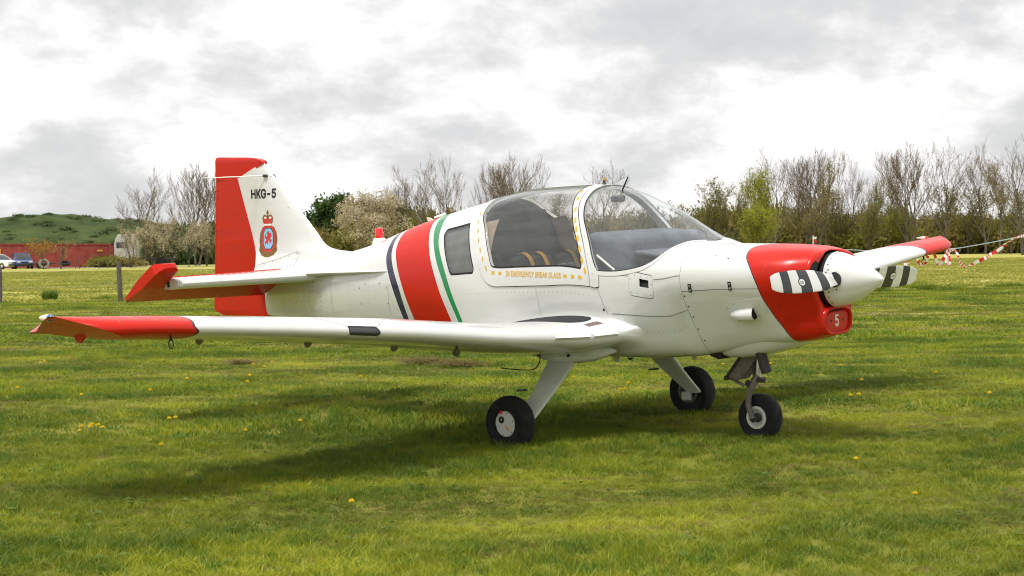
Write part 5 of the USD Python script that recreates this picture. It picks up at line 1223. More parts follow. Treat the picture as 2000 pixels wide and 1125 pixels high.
# hedge and scrub under the trees: uncountable, instanced clumps
def instancer(path, protos, pos, idx, rot, scl, label=None, category=None):
    pi = UsdGeom.PointInstancer.Define(stage, path)
    targets = []
    for k, (v, f, m) in enumerate(protos):
        q = usdkit.mesh(stage, f"{path}/clump_{k:03d}", (v, f), m, smooth=False); targets.append(q.GetPath())
    pi.CreatePrototypesRel().SetTargets(targets)
    pi.CreatePositionsAttr(Vt.Vec3fArray.FromNumpy(np.asarray(pos, np.float32)))
    pi.CreateProtoIndicesAttr(Vt.IntArray.FromNumpy(np.asarray(idx, np.int32)))
    rot = np.asarray(rot); q = np.zeros((len(rot), 4), np.float16)
    if rot.ndim == 1: q[:, 2] = np.sin(rot / 2); q[:, 3] = np.cos(rot / 2)
    else: q[:] = rot
    pi.CreateOrientationsAttr(Vt.QuathArray([Gf.Quath(float(a[3]), float(a[0]), float(a[1]), float(a[2])) for a in q]))
    pi.CreateScalesAttr(Vt.Vec3fArray.FromNumpy(np.broadcast_to(np.asarray(scl, np.float32), (len(pos), 3)).copy()))
    tag(pi, kind="stuff", label=label, category=category)
    return pi
def bush_clump(seed, n=420, leaf=.13, r=1.0, stalks=26):
    rng = np.random.default_rng(seed)
    d = rng.normal(0, 1, (n, 3)); d /= np.linalg.norm(d, axis=1, keepdims=True); rad = rng.uniform(.25, 1, (n, 1)) ** .5
    lump = 1 + .35 * np.sin(d[:, :1] * 4 + seed) * np.cos(d[:, 1:2] * 5)
    T = d * rad * lump * r * [1, 1, .9] + [0, 0, .75 * r]
    T = T[T[:, 2] > 0]
    v, f = leaves(rng, [(t, None) for t in T], 1, leaf, .05)
    L = []
    for k in range(stalks):
        e = np.array([rng.normal(0, .55), rng.normal(0, .55), rng.uniform(.9, 2.1)]) * r
        L.append((np.linspace([e[0] * .2, e[1] * .2, 0], e, 4) + rng.normal(0, .05, (4, 3)), np.linspace(.022, .008, 4)))
    v2, f2 = tubes_fast(L, 3)
    return np.vstack([v, v2]), np.vstack([f, f2 + len(v)])
rng = np.random.default_rng(5)
def hedge(path, mats, spans, label, seed):
    rng = np.random.default_rng(seed); pos, idx, sc = [], [], []
    for (p0, p1, D0, D1, h0, h1, n) in spans:
        for k in range(n):
            p = rng.uniform(p0, p1); D = rng.uniform(D0, D1); x = PX(p) * D
            h = rng.uniform(h0, h1) * (.8 + .5 * meshkit.noise(np.array([x * .12, 0, seed])))
            w = rng.uniform(1.1, 1.9)
            pos.append((x, D, float(ground_z(x, D)) - .1)); idx.append(rng.integers(0, len(mats) * 2)); sc.append((w, w, h / 1.7))
    instancer(path, [(*bush_clump(seed * 10 + k), M[mats[k // 2]]) for k in range(len(mats) * 2)], pos, idx, rng.uniform(0, 6.28, len(pos)), sc, label, "hedge")
hedge("/World/hedgerow_scrub", ["bramble", "bronze", "spring"], [(1270, 2080, 212, 226, 2.8, 4.9, 250), (1270, 2080, 204, 212, 1.4, 3.0, 170), (560, 1280, 214, 230, 3.6, 5.4, 230)], "brown and green scrub filling the gaps under the tree line", 7)
hedge("/World/leafing_hedge", ["spring", "bronze"], [(1480, 2080, 200, 207, 1.6, 4.2, 190), (600, 1050, 205, 213, 2.4, 4.4, 110), (190, 262, 186, 190, .5, 1.1, 16)], "fresh green understory along the field's edge", 8)
hedge("/World/dark_hedge", ["evergreen", "bramble"], [(1395, 1490, 216, 222, 4.0, 4.8, 46), (300, 425, 206, 216, 3.2, 4.6, 50), (560, 610, 205, 215, 3, 4.4, 14)], "dark green hedge between the trees", 9)

# ---------------------------------------------------------------- mound on the left
M["moundgrass"] = foliage_mat("mound_growth", [(0.2, (0.06, 0.08, 0.026)), (0.5, (0.11, 0.14, 0.042)), (0.8, (0.18, 0.185, 0.07))], 0.3)
hx, hy = np.linspace(-118, -30, 89), np.linspace(212, 262, 51)
HX, HY = np.meshgrid(hx, hy, indexing="ij")
crest_h = PchipInterpolator([-130, -80, -66, -58, -50, -45, -38, -34, -28], [6.2, 6.6, 6.4, 6.5, 6.2, 5.4, 4.6, 2.2, -.6])
HZ = crest_h(HX + (HY - 230) * .05) * np.clip(1 - ((HY - 236) / 25) ** 2, 0, 1) ** .8
HZ = HZ * (1 + .10 * (meshkit.fbm(np.stack([HX * .12, HY * .12, 0 * HX], -1), 3, 3) - .5)) + .7 * (meshkit.fbm(np.stack([HX * .4, HY * .4, 0 * HX], -1), 3, 4) - .5)
HZ += ground_z(HX, HY) - .4
hmat = mat("mound_turf", {"g": ("geometry", {}), "n": ("noise_texture", {"scale": 0.22, "detail": 7.0, "roughness": 0.68}), "r": ("rgb_ramp", {"ramp": [(0.30, (0.024, 0.034, 0.013)), (0.47, (0.038, 0.058, 0.018)), (0.60, (0.056, 0.078, 0.024)), (0.78, (0.10, 0.098, 0.042))]}), "b": ("bump", {"strength": 1.0, "distance": 0.6}), "p": ("principled_bsdf", {"roughness": 0.95, "specular_ior_level": 0.1})},
    [("g.position", "n.vector"), ("n.fac", "r.fac"), ("r.color", "p.base_color"), ("n.fac", "b.height"), ("b.normal", "p.normal")])
mesh(None, "hill", (np.stack([HX, HY, HZ], -1).reshape(-1, 3), grid_faces(len(hx), len(hy))), hmat, smooth=True, kind="structure", label="green earth mound behind the red container", category="hill")
k = 420; q = np.random.default_rng(12)
ii, jj = q.integers(0, len(hx), k), q.integers(0, 30, k)
instancer("/World/mound_scrub", [(*bush_clump(90 + a, 120, .16, .8, 4), M[m_]) for a, m_ in enumerate(("moundgrass", "evergreen", "moundgrass"))], np.stack([HX[ii, jj] + q.normal(0, .5, k), HY[ii, jj], HZ[ii, jj] - .25], 1), q.choice(3, k, p=[.45, .22, .33]), q.uniform(0, 6.28, k), q.uniform(.35, .85, (k, 1)) * [1.3, 1.3, .5], "low bramble and rough growth on the mound", "scrub")

# ---------------------------------------------------------------- container, cars, lorry, posts
M["containerred"] = plain("container_red", (0.24, 0.034, 0.022), 0.8, dirt=0.35, scale=1.5)
M["sign"] = plain("yellow_panel", (0.62, 0.36, 0.03), 0.6, dirt=0.3, scale=3)
M["carwhite"] = plain("car_white", (0.72, 0.73, 0.74), 0.25, coat=.5)
M["carblue"] = plain("car_blue", (0.015, 0.055, 0.20), 0.25, coat=.5)
M["cargrey"] = plain("car_light_grey", (0.42, 0.46, 0.52), 0.3, coat=.3)
M["carglass"] = plain("car_glass", (0.03, 0.035, 0.04), 0.06, spec=.8)
M["lorry"] = plain("lorry_white", (0.46, 0.46, 0.44), 0.4, dirt=.15)
M["post"] = plain("weathered_post", (0.10, 0.085, 0.065), 0.9, dirt=.4, scale=9)
M["wire"] = plain("fence_wire", (0.25, 0.25, 0.24), 0.6, metallic=.5)
M["concrete"] = plain("pale_concrete", (0.45, 0.43, 0.38), 0.9, dirt=.2, scale=1)
gz = lambda x, y: float(ground_z(x, y))
L_, Hc, Wc = 12.2, 2.45, 2.44
cx, cy, rot = PX(209) * 188 - 6.05, 190.0, 4.0
cont = thing("shipping_container", "long rusty red shipping container below the green mound", "container", loc=(cx, cy, gz(cx, cy)), rotz=rot)
n = 44; wave = np.tile([0, 0, .014, .014], n)[:n * 4]; xw = np.linspace(-L_ / 2 + .12, L_ / 2 - .12, n * 4)
for s, nm in ((-1, "side_panel"), (1, "side_panel")):
    a = np.stack([xw, s * (Wc / 2 - .05) + s * -wave, np.full(n * 4, .15)], 1); b = a + [0, 0, Hc - .30]
    f = grid_faces(2, n * 4)
    mesh(cont, nm, (np.vstack([a, b]), f if s < 0 else f[:, ::-1]), M["containerred"], smooth=False)
for nm, size, at in (("roof", (L_, Wc, .06), (0, 0, Hc - .03)), ("end_panel", (.05, Wc - .2, Hc - .3), (L_ / 2 - .06, 0, Hc / 2)), ("end_panel", (.05, Wc - .2, Hc - .3), (-L_ / 2 + .06, 0, Hc / 2))): mesh(cont, nm, cbox(size, at, .01), M["containerred"], smooth=False)
for z in (.08, Hc - .08):
    for s in (-1, 1): mesh(cont, "side_rail", cbox((L_ - .24, .11, .15), (0, s * (Wc / 2 - .055), z), .01), M["containerred"], smooth=False)
for sx in (-1, 1):
    for sy in (-1, 1): mesh(cont, "corner_post", cbox((.16, .16, Hc), (sx * (L_ / 2 - .08), sy * (Wc / 2 - .08), Hc / 2), .01), M["containerred"], smooth=False)
mesh(cont, "yellow_panel", cbox((.42, .03, 1.35), (-5.0, -Wc / 2 - .02, 1.25), .005), M["sign"], smooth=False)
mesh(cont, "faded_marking", cbox((.55, .01, .14), (5.0, -Wc / 2 - .01, 1.75), .002), M["sign"], smooth=False)

def car(name, label, loc, rotz, paint_, roof_z=1.42, length=4.1, saloon=False):
    c = thing(name, label, "car", loc=loc, rotz=rotz)
    Lh = length / 2
    low = [(-Lh, .38), (-Lh + .04, .70), (-Lh + .10, .86), (-1.25, .93), (.75, .93), (Lh - .35, .80), (Lh - .05, .66), (Lh, .42), (Lh - .12, .26), (-Lh + .12, .26)]
    def prof(pts, w, inset=.06):
        p = np.array(pts); rings = []
        for y, k in ((-w, .93), (-w + inset, 1), (w - inset, 1), (w, .93)):
            m_ = p.mean(0); q = m_ + (p - m_) * k; rings.append(np.stack([q[:, 0], np.full(len(q), y), q[:, 1]], 1))
        return loft(rings)
    mesh(c, "body", prof(low, .84), M[paint_], smooth=40)
    top = [(-1.75, .90), (-1.30, roof_z - .06), (-1.0, roof_z), (.05, roof_z), (.30, roof_z - .05), (1.02, .90)]
    rings = []
    for y, k in ((-.80, .0), (-.62, 1.0), (.62, 1.0), (.80, .0)):
        p = np.array(top); z = .90 + (p[:, 1] - .90) * (1 if k else .02); rings.append(np.stack([p[:, 0], np.full(6, y), z], 1))
    g = loft(rings); mesh(c, "glasshouse", g, M["carglass"], smooth=30)
    mesh(c, "roof", loft([np.array([(x, y, roof_z + .012 + (.012 if abs(y) < .5 else 0)) for x in (-1.08, -.5, .12)][::1] + [(x, y, roof_z - .02) for x in (.14, -.5, -1.10)]) for y in (-.62, -.3, .3, .62)]), M[paint_], smooth=30)
    for s in (-1, 1):
        for (x0, x1, z0, z1) in ((.18, .98, roof_z - .02, .92), (-.42, -.42, roof_z, .92), (-1.18, -1.70, roof_z - .02, .92)):
            mesh(c, "pillar", tube([(x0, s * .635, z0), (x1, s * .79, z1)], .035, 6), M[paint_], smooth=40)
        for x in (-1.25, 1.28):
            w = thing("wheel", parent=c)
            mesh(w, "tyre", lathe([(.17, -.09), (.29, -.10), (.31, -.06), (.31, .06), (.29, .10), (.17, .09)], (0, 1, 0), (x, s * .76, .31), 20), M["rubber"], smooth=40)
            mesh(w, "rim", lathe([(0, .05), (.17, .09), (.17, -.09), (0, -.05)], (0, 1, 0), (x, s * .77, .31), 20), M["metal"], smooth=40)
        mesh(c, "headlight", cbox((.08, .34, .13), (Lh - .06, s * .56, .66), .02), M["lamp"], smooth=False)
    mesh(c, "front_bumper", cbox((.14, 1.5, .14), (Lh - .02, 0, .42), .03), M["black"], smooth=False)
    mesh(c, "grille", cbox((.05, .62, .12), (Lh - .02, 0, .63), .01), M["black"], smooth=False)
    return c
x = PX(-4) * 183; car("parked_car", "white parked car cut off by the left edge of the picture", (x, 183, gz(x, 183)), -28, "carwhite")
x = PX(43) * 184; car("parked_car", "blue parked car in front of the red container", (x, 184, gz(x, 184)), -68, "carblue", roof_z=1.52)
x = PX(70) * 183; tr = thing("flat_trailer", "low dark flat trailer beside the blue car", "trailer", loc=(x, 183, gz(x, 183)))
mesh(tr, "bed", cbox((3.6, 1.6, .16), (0, 0, .48), .02), M["black"], smooth=False); mesh(tr, "drawbar", cbox((1.2, .1, .1), (-2.2, 0, .45), .02), M["black"], smooth=False)
for s in (-1, 1): mesh(tr, "wheel", lathe([(0, -.08), (.26, -.09), (.28, -.05), (.28, .05), (.26, .09), (0, .08)], (0, 1, 0), (.5, s * .7, .28), 18), M["rubber"], smooth=40)
def old_tyre(label, p, D, r, lean, m_, rotz=20):
    x = PX(p) * D
    t = thing("old_tyre", label, "tyre", loc=(x, D, gz(x, D)), rotz=rotz)
    g = lathe([(r * .58, -.10), (r * .86, -.13), (r, -.08), (r, .08), (r * .86, .13), (r * .58, .10), (r * .58, -.10)], (0, -math.cos(lean), math.sin(lean)), (0, 0, r * .92), 28)
    mesh(t, "casing", g, m_, smooth=50)
M["paletyre"] = plain("dusty_tyre", (0.17, 0.16, 0.135), 0.9, dirt=.3, scale=4)
old_tyre("pale dusty tyre leaning under the golden tree", 86, 181, .52, .45, M["paletyre"])
old_tyre("black tyre lying right of the thin sapling", 127, 181, .55, 1.25, M["rubber"])
x = PX(247) * 196
lr = thing("lorry", "white lorry cab half hidden by blossom trees", "lorry", loc=(x, 196, gz(x, 196)), rotz=8)
side = np.array([(-1.25, .85), (-1.30, 1.35), (-1.22, 2.05), (-1.08, 2.75), (-.80, 3.30), (1.30, 3.42), (1.30, .85)])
mesh(lr, "cab", loft([np.stack([side[:, 0] * k, np.full(7, y), .85 + (side[:, 1] - .85) * (1 - (1 - k) * .5)], 1) for y, k in ((-1.22, .96), (-1.15, 1), (1.15, 1), (1.22, .96))]), M["lorry"], smooth=25)
mesh(lr, "windscreen", loft([np.array([(-1.275, y, 1.98), (-1.115, y, 2.62), (-1.135, y, 2.64), (-1.295, y, 2.0)]) for y in (-1.08, 1.08)]), M["carglass"], smooth=False)
mesh(lr, "side_window", cbox((1.0, .02, .62), (-.45, -1.222, 2.22), .05), M["carglass"], smooth=False)
mesh(lr, "bumper", cbox((.22, 2.4, .52), (-1.22, 0, .62), .05), M["black"], smooth=False)
mesh(lr, "chassis", cbox((6.5, .9, .3), (2.0, 0, .75), .02), M["black"], smooth=False)
mesh(lr, "sun_visor", cbox((.2, 2.2, .06), (-1.16, 0, 2.74), .02), M["black"], smooth=False)
mesh(lr, "door_seam", cbox((.02, .01, 1.6), (.12, -1.225, 1.8), .003), M["black"], smooth=False)
for xx in (-.45, 3.6):
    for s in (-1, 1): mesh(lr, "wheel", lathe([(0, -.12), (.30, -.12), (.46, -.14), (.50, -.09), (.50, .09), (.46, .14), (.30, .12), (0, .12)], (0, 1, 0), (xx, s * 1.0, .50), 22), M["rubber"], smooth=40)
# field track and fences
xt = np.linspace(-62, -20, 30)
mesh(None, "concrete_track", (np.vstack([np.stack([xt, np.full(30, 183.5), ground_z(xt, np.full(30, 183.5)) + .012], 1), np.stack([xt, np.full(30, 187.5), ground_z(xt, np.full(30, 187.5)) + .012], 1)]), grid_faces(2, 30)[:, ::-1]), M["concrete"], smooth=True, kind="structure", label="pale concrete track in front of the container", category="track")
def post(label, b, D, h, r=.055, group=None, lean=0.0):
    x = b * D
    t = thing("fence_post", label, "post", group, (x, D, gz(x, D)))
    rngp = np.random.default_rng(int(abs(b) * 1e5))
    g = tube(np.array([(lean * z, 0, z) for z in (-.2, h * .3, h * .7, h - .02, h)]) + np.r_[[[0, 0, 0]], rngp.normal(0, .004, (4, 3))], [r, r, r * .96, r * .93, r * .75], 9)
    mesh(t, "shaft", g, M["post"], smooth=35)
    if h > 1: mesh(t, "staple", cat(cbox((.03, .02, .015), (0, -r, h * .82), .004)), M["wire"], smooth=False)
post("wooden fence post left of the elevator tip", PX(235), 54.5, 1.13, .075, lean=-.045)
post("dark fence post at the left edge of the picture", PX(-1), 55.5, 1.05, .075)
post("wooden fence post hidden behind the tail", PX(470), 53.5, 1.1, .07)
for p, lab in ((118, "thin stake beside the sapling in front of the container"), (155, "thin far post in front of the container's middle"), (147, "short far post left of the container's middle"), (193, "thin far post near the container's right end"), (210, "far post by the container's right corner"), (236, "far post below the lorry's bumper")):
    post(lab, PX(p), 176, 1.15 if p in (118, 155) else .8, .045)
for z in (.45, .92):
    pts = [(PX(p) * 54.6, 54.6, gz(PX(p) * 54.6, 54.6) + z - .02 * math.sin((p + 60) / 295 * math.pi) ** 2) for p in np.linspace(-300, 470, 40)]
    w = mesh(None, "fence_wire", tube(pts, .004, 4, cap=False), M["wire"], smooth=True, label="thin %s wire strung along the left fence posts" % ("lower" if z < .6 else "upper"), category="wire")
# ---------------------------------------------------------------- barrier rope and tape on the right
M["tapewhite"] = mat("tape_white", {"d": ("principled_bsdf", {"base_color": (.78, .77, .74), "roughness": .35}), "t": ("translucent_bsdf", {"color": (.7, .7, .68)}), "m": ("mix_closure", {"fac": .3})}, [("d.BSDF", "m.closure1"), ("t.BSDF", "m.closure2")], surface="m.closure")
M["tapered"] = mat("tape_red", {"d": ("principled_bsdf", {"base_color": (.58, .025, .015), "roughness": .35}), "t": ("translucent_bsdf", {"color": (.6, .03, .02)}), "m": ("mix_closure", {"fac": .3})}, [("d.BSDF", "m.closure1"), ("t.BSDF", "m.closure2")], surface="m.closure")
M["rope"] = plain("pale_blue_rope", (.42, .56, .60), .7)
DT = 42.0
def air(px_, py_, D=DT): return np.array([(px_ - 1000) / 3671.43 * D, D, EYE - (py_ - 483) / 3671.43 * D])
rope_pts = [(1600, 486, 48), (1660, 488, 46), (1730, 491, 44), (1800, 489.5, 43), (1860, 486, 42), (1920, 476.5, 41), (2000, 461, 40), (2120, 436, 39)]
rp = smooth_line([air(*q) for q in rope_pts], 60)
mesh(None, "barrier_rope", tube(rp, .009, 6), M["rope"], smooth=True, label="thin pale blue rope stretched behind the far wingtip", category="rope")
tz = [(600, 500), (630, 470), (660, 490), (690, 480), (720, 440), (745, 490), (770, 440), (795, 450), (822, 440), (850, 492), (888, 410), (930, 384), (980, 482), (1022, 486), (1060, 400), (1105, 355), (1160, 482), (1185, 482), (1218, 420), (1250, 345), (1243, 480), (1278, 484), (1268, 370), (1300, 335), (1325, 340), (1360, 420), (1388, 480), (1412, 505), (1500, 478), (1600, 430), (1700, 370), (1800, 300), (1880, 240), (1940, 215), (2010, 200), (2100, 190)]
rngt = np.random.default_rng(3)
tp_ = np.array([air(1600 + a / 5, 420 + b / 5, DT + .5 * math.sin(i * 1.7)) for i, (a, b) in enumerate(tz)])
d = np.concatenate([[0], np.cumsum(np.linalg.norm(np.diff(tp_, axis=0), axis=1))])
cs = PchipInterpolator(d, tp_, axis=0)
tape = thing("barrier_tape", "red and white striped barrier tape sagging in loops from the rope", "tape", loc=(0, 0, 0))
N_ = int(d[-1] / .03); tt = np.linspace(0, d[-1], N_); c_ = cs(tt); tg = np.gradient(c_, axis=0); tg /= np.linalg.norm(tg, axis=1, keepdims=True)
upv = np.cross(tg, [0, 1.0, 0]); upv /= np.maximum(np.linalg.norm(upv, axis=1, keepdims=True), 1e-6)
tw = .9 * np.sin(tt * 2.1) + .5 * np.sin(tt * 5.3)
wv = upv * np.cos(tw * .6)[:, None] + np.array([0, 1.0, 0]) * np.sin(tw * .6)[:, None]
A_p, B_p = c_ - wv * .036, c_ + wv * .036
per = .15
for k in range(int(d[-1] / per)):
    m_ = (tt >= k * per - .016) & (tt <= (k + 1) * per + .016)
    if m_.sum() < 2: continue
    a, b = A_p[m_], B_p[m_]; n = len(a)
    mesh(tape, "red_band" if k % 2 else "white_band", (np.vstack([a, b]), grid_faces(2, n)), M["tapered" if k % 2 else "tapewhite"], smooth=True)
x = PX(1588) * 48
mk = thing("marker_pole", "white pole with a red and white flag behind the spinner", "pole", loc=(x, 48, gz(x, 48)))
zt = EYE - (462 - 483) / 3671.43 * 48 - gz(x, 48)
mesh(mk, "pole", tube([(0, 0, -.1), (0, 0, zt + .02)], .014, 8), M["tapewhite"], smooth=40)
mesh(mk, "white_flag", (np.array([(0, 0, zt), (.10, -.02, zt - .01), (.07, .01, zt - .08), (0, 0, zt - .10)]), np.array([[0, 1, 2], [0, 2, 3]])), M["tapewhite"], smooth=False)
mesh(mk, "red_flag", (np.array([(.0, -.01, zt - .07), (.07, -.0, zt - .06), (.11, .02, zt - .13), (.0, -.01, zt - .16)]), np.array([[0, 1, 2], [0, 2, 3]])), M["tapered"], smooth=False)
# ---------------------------------------------------------------- grass
def grass_mat(name, ramp):
    return mat(name, {"g": ("geometry", {}), "oi": ("object_info", {}),
        "mp": ("mapping", {"scale": (0.55, 0.9, 0.0)}), "n": ("noise_texture", {"scale": 0.9, "detail": 5.0, "roughness": 0.62}), "n2": ("noise_texture", {"scale": 0.22, "detail": 3.0}),
        "k": ("map_range", {"from_min": 0.36, "from_max": 0.66, "to_min": 0.18, "to_max": 0.80, "clamp": True}), "a": ("mix_float", {"fac": 0.46}), "b": ("mix_float", {"fac": 0.30}), "r": ("rgb_ramp", {"ramp": ramp}),
        "d": ("principled_bsdf", {"roughness": 0.55, "specular_ior_level": 0.30}), "t": ("translucent_bsdf", {}), "m": ("mix_closure", {"fac": 0.40})},
        [("g.position", "mp.vector"), ("mp.vector", "n.vector"), ("mp.vector", "n2.vector"), ("n.fac", "k.value"), ("k.result", "a.a"), ("g.random_per_island", "a.b"), ("a.result", "b.a"), ("n2.fac", "b.b"), ("b.result", "r.fac"),
         ("r.color", "d.base_color"), ("r.color", "t.color"), ("d.BSDF", "m.closure1"), ("t.BSDF", "m.closure2")], surface="m.closure")
M["grass"] = grass_mat("grass_blade", [(0.26, (0.11, 0.15, 0.010)), (0.41, (0.275, 0.30, 0.018)), (0.51, (0.42, 0.415, 0.030)), (0.61, (0.55, 0.52, 0.05)), (0.74, (0.66, 0.60, 0.16))])
M["lush"] = grass_mat("lush_blade", [(0.26, (0.065, 0.125, 0.012)), (0.45, (0.135, 0.215, 0.016)), (0.6, (0.22, 0.29, 0.022)), (0.8, (0.34, 0.38, 0.05))])
M["straw"] = grass_mat("straw_blade", [(0.26, (0.14, 0.11, 0.03)), (0.5, (0.26, 0.20, 0.075)), (0.7, (0.40, 0.32, 0.15)), (0.85, (0.50, 0.42, 0.24))])
M["mownstraw"] = grass_mat("mown_blade", [(0.26, (0.20, 0.22, 0.03)), (0.45, (0.34, 0.32, 0.055)), (0.6, (0.48, 0.42, 0.13)), (0.8, (0.62, 0.54, 0.27))])
def tuft(seed, n=28, spread=.06, h=(.020, .055), w=.0020, lean=.9):
    r = np.random.default_rng(seed)
    a = r.uniform(0, 2 * np.pi, n); rad = spread * np.sqrt(r.uniform(0, 1, n))
    base = np.stack([rad * np.cos(a), rad * np.sin(a), np.full(n, -.012)], 1)
    H = r.uniform(*h, n); L = r.normal(0, lean, (n, 2)).clip(-1.6, 1.6) * H[:, None]
    mid = base + np.concatenate([L * .35, (H * .62)[:, None]], 1); top = base + np.concatenate([L, H[:, None]], 1)
    th = r.uniform(0, np.pi, n); sd = np.stack([np.cos(th), np.sin(th), 0 * th], 1) * (w * r.uniform(.6, 1.4, n))[:, None]
    V = np.stack([base - sd, base + sd, mid + sd * .8, mid - sd * .8, top], 1).reshape(-1, 3)
    k = np.arange(n)[:, None] * 5
    return V, np.vstack([k + [0, 1, 2], k + [0, 2, 3], k + [3, 2, 4]])
def scatter(rng, D0, D1, per, bmax=.30):
    n = int(per * bmax * (D1 ** 2 - D0 ** 2))
    D = np.sqrt(rng.uniform(D0 ** 2, D1 ** 2, n)); x = rng.uniform(-bmax, bmax, n) * D
    return x, D
def lawn(path, seed, D0, D1, per, widen, mats, probs, label, hs=1.0, spread=.06, blades=28):
    rng = np.random.default_rng(seed)
    x, y = scatter(rng, D0, D1, per)
    z = ground_z(x, y)
    lus = meshkit.fbm(np.stack([x * .55, y * .8, 0 * x], -1), 4, 21)            # where the growth is lush or thin
    hh = np.interp(lus, [.30, .5, .66, .8], [.55, .85, 1.3, 1.9]) * rng.uniform(.75, 1.25, len(x)) * hs
    protos = []; kinds = []
    for k, m_ in enumerate(mats):
        for q in range(3 if m_ == "grass" else 2): protos.append((*tuft(seed * 100 + k * 10 + q, blades, spread, w=.0024 * widen), M[m_])); kinds.append(k)
    kinds = np.array(kinds)
    pr = np.array([probs] * len(x)); 
    if len(mats) > 1 and "lush" in mats: pr[:, mats.index("lush")] *= np.interp(lus, [.45, .62], [.1, 3.2])
    if "straw" in mats: pr[:, mats.index("straw")] *= np.interp(lus, [.34, .48], [3.0, .35])
    pr = np.cumsum(pr / pr.sum(1, keepdims=True), 1); kk = (rng.uniform(0, 1, (len(x), 1)) > pr).sum(1)
    idx = np.array([rng.choice(np.flatnonzero(kinds == c)) for c in kk])
    flat = np.array([.55 if mats[c] == "straw" else 1.0 for c in kk])
    instancer(path, protos, np.stack([x, y, z], 1), idx, rng.uniform(0, 6.28, len(x)), np.stack([widen ** .5 * np.ones(len(x)), widen ** .5 * np.ones(len(x)), hh * flat], 1), label, "grass")
lawn("/World/near_grass", 1, 7.2, 14.5, 190, 1.0, ["grass", "lush", "straw"], [.76, .15, .09], "short green grass in front of and around the aeroplane")
lawn("/World/middle_grass", 2, 14.5, 27, 62, 1.5, ["grass", "lush", "straw"], [.76, .15, .09], "short green grass behind the aeroplane", spread=.085)
lawn("/World/far_grass", 3, 27, 55, 13, 2.6, ["grass", "straw", "lush"], [.66, .20, .14], "yellow green grass reaching the field's fence line", spread=.15, blades=34)
lawn("/World/mown_hay_field", 4, 55, 150, 1.1, 6.0, ["mownstraw"], [1.0], "pale mown hay field beyond the fence line", spread=.40, blades=40, hs=1.1)
def tussock(name, label, x, y, r, h, m_, n=150, seed=0, group=None, category="grass tussock", lean=.55, w=.004):
    t = thing(name, label, category, group, (x, y, float(ground_z(x, y))))
    v, f = tuft(seed, n, r, (h * .5, h), w, lean)
    mesh(t, "blades", (v, f), M[m_], smooth=False, kind="stuff")
    return t
tussock("grass_tussock", "dark round grass tussock left of the fence post", PX(97) * 57, 57, .22, .34, "lush", 420, 1, w=.008, lean=.35)
rng = np.random.default_rng(17)
pos, idx, sc = [], [], []
for p0, p1, D0, D1, n in ((-40, 330, 53.5, 57.5, 170), (330, 560, 52, 55, 90), (1590, 2060, 52, 58, 170), (1600, 1800, 57, 60, 40)):
    for k in range(n):
        D = rng.uniform(D0, D1); x = PX(rng.uniform(p0, p1)) * D
        if meshkit.noise(np.array([x * .9, D * .4, 3.0])) < .52: continue
        pos.append((x, D, float(ground_z(x, D)))); idx.append(rng.integers(0, 3)); s = rng.uniform(.7, 1.7); sc.append((s, s, s * rng.uniform(.3, .75)))
instancer("/World/rough_grass_line", [(*tuft(300 + k, 120, .20, (.10, .24), .006, .5), M["lush" if k < 1 else "grass"]) for k in range(3)], pos, idx, rng.uniform(0, 6.28, len(pos)), sc, "ragged uncut grass along the fence line", "grass")
# broad-leaved weeds and bleached stalks among the blades
def rosette(seed, n=7):
    r = np.random.default_rng(seed); V, F = [], []
    for k in range(n):
        a = k * 2.4 + r.uniform(-.3, .3); L = r.uniform(.025, .05); w = L * r.uniform(.22, .32); u = np.array([math.cos(a), math.sin(a), 0]); q = np.array([-u[1], u[0], 0]); e = r.uniform(.2, .7)
        b = len(V); c = [u * L * .1 + [0, 0, .012], u * L * .5 + [0, 0, .012 + L * e * .6], u * L + [0, 0, .012 + L * e * .7]]
        V += [c[0], c[1] - q * w, c[1] + q * w, c[2]]; F += [[b, b + 1, b + 2], [b + 1, b + 3, b + 2]]
    return np.array(V), np.array(F)
M["weed"] = grass_mat("weed_leaf", [(0.26, (0.085, 0.135, 0.015)), (0.5, (0.16, 0.215, 0.022)), (0.74, (0.28, 0.32, 0.06))])
M["bleached"] = grass_mat("bleached_stalk", [(0.26, (0.34, 0.30, 0.13)), (0.5, (0.48, 0.43, 0.22)), (0.74, (0.60, 0.55, 0.34))])
rng = np.random.default_rng(77)
x, y = scatter(rng, 7.4, 24, 7.0); keep = meshkit.noise(np.stack([x * .8, y * .8, 0 * x], -1), 4) > .5; x, y = x[keep], y[keep]
instancer("/World/broadleaf_weeds", [(*rosette(600 + k), M["weed"]) for k in range(4)], np.stack([x, y, ground_z(x, y) + .012], 1), rng.integers(0, 4, len(x)), rng.uniform(0, 6.28, len(x)), rng.uniform(.55, 1.0, (len(x), 1)) * [1, 1, 1], "small broad-leaved weeds scattered in the turf", "weeds")
x, y = scatter(rng, 7.4, 24, 3.0)
instancer("/World/bleached_stalks", [(*tuft(640 + k, 3, .05, (.04, .08), .0013, 1.5), M["bleached"]) for k in range(4)], np.stack([x, y, ground_z(x, y)], 1), rng.integers(0, 4, len(x)), rng.uniform(0, 6.28, len(x)), rng.uniform(.7, 1.4, (len(x), 1)) * [1, 1, .8], "pale dead grass stalks in the turf", "grass")
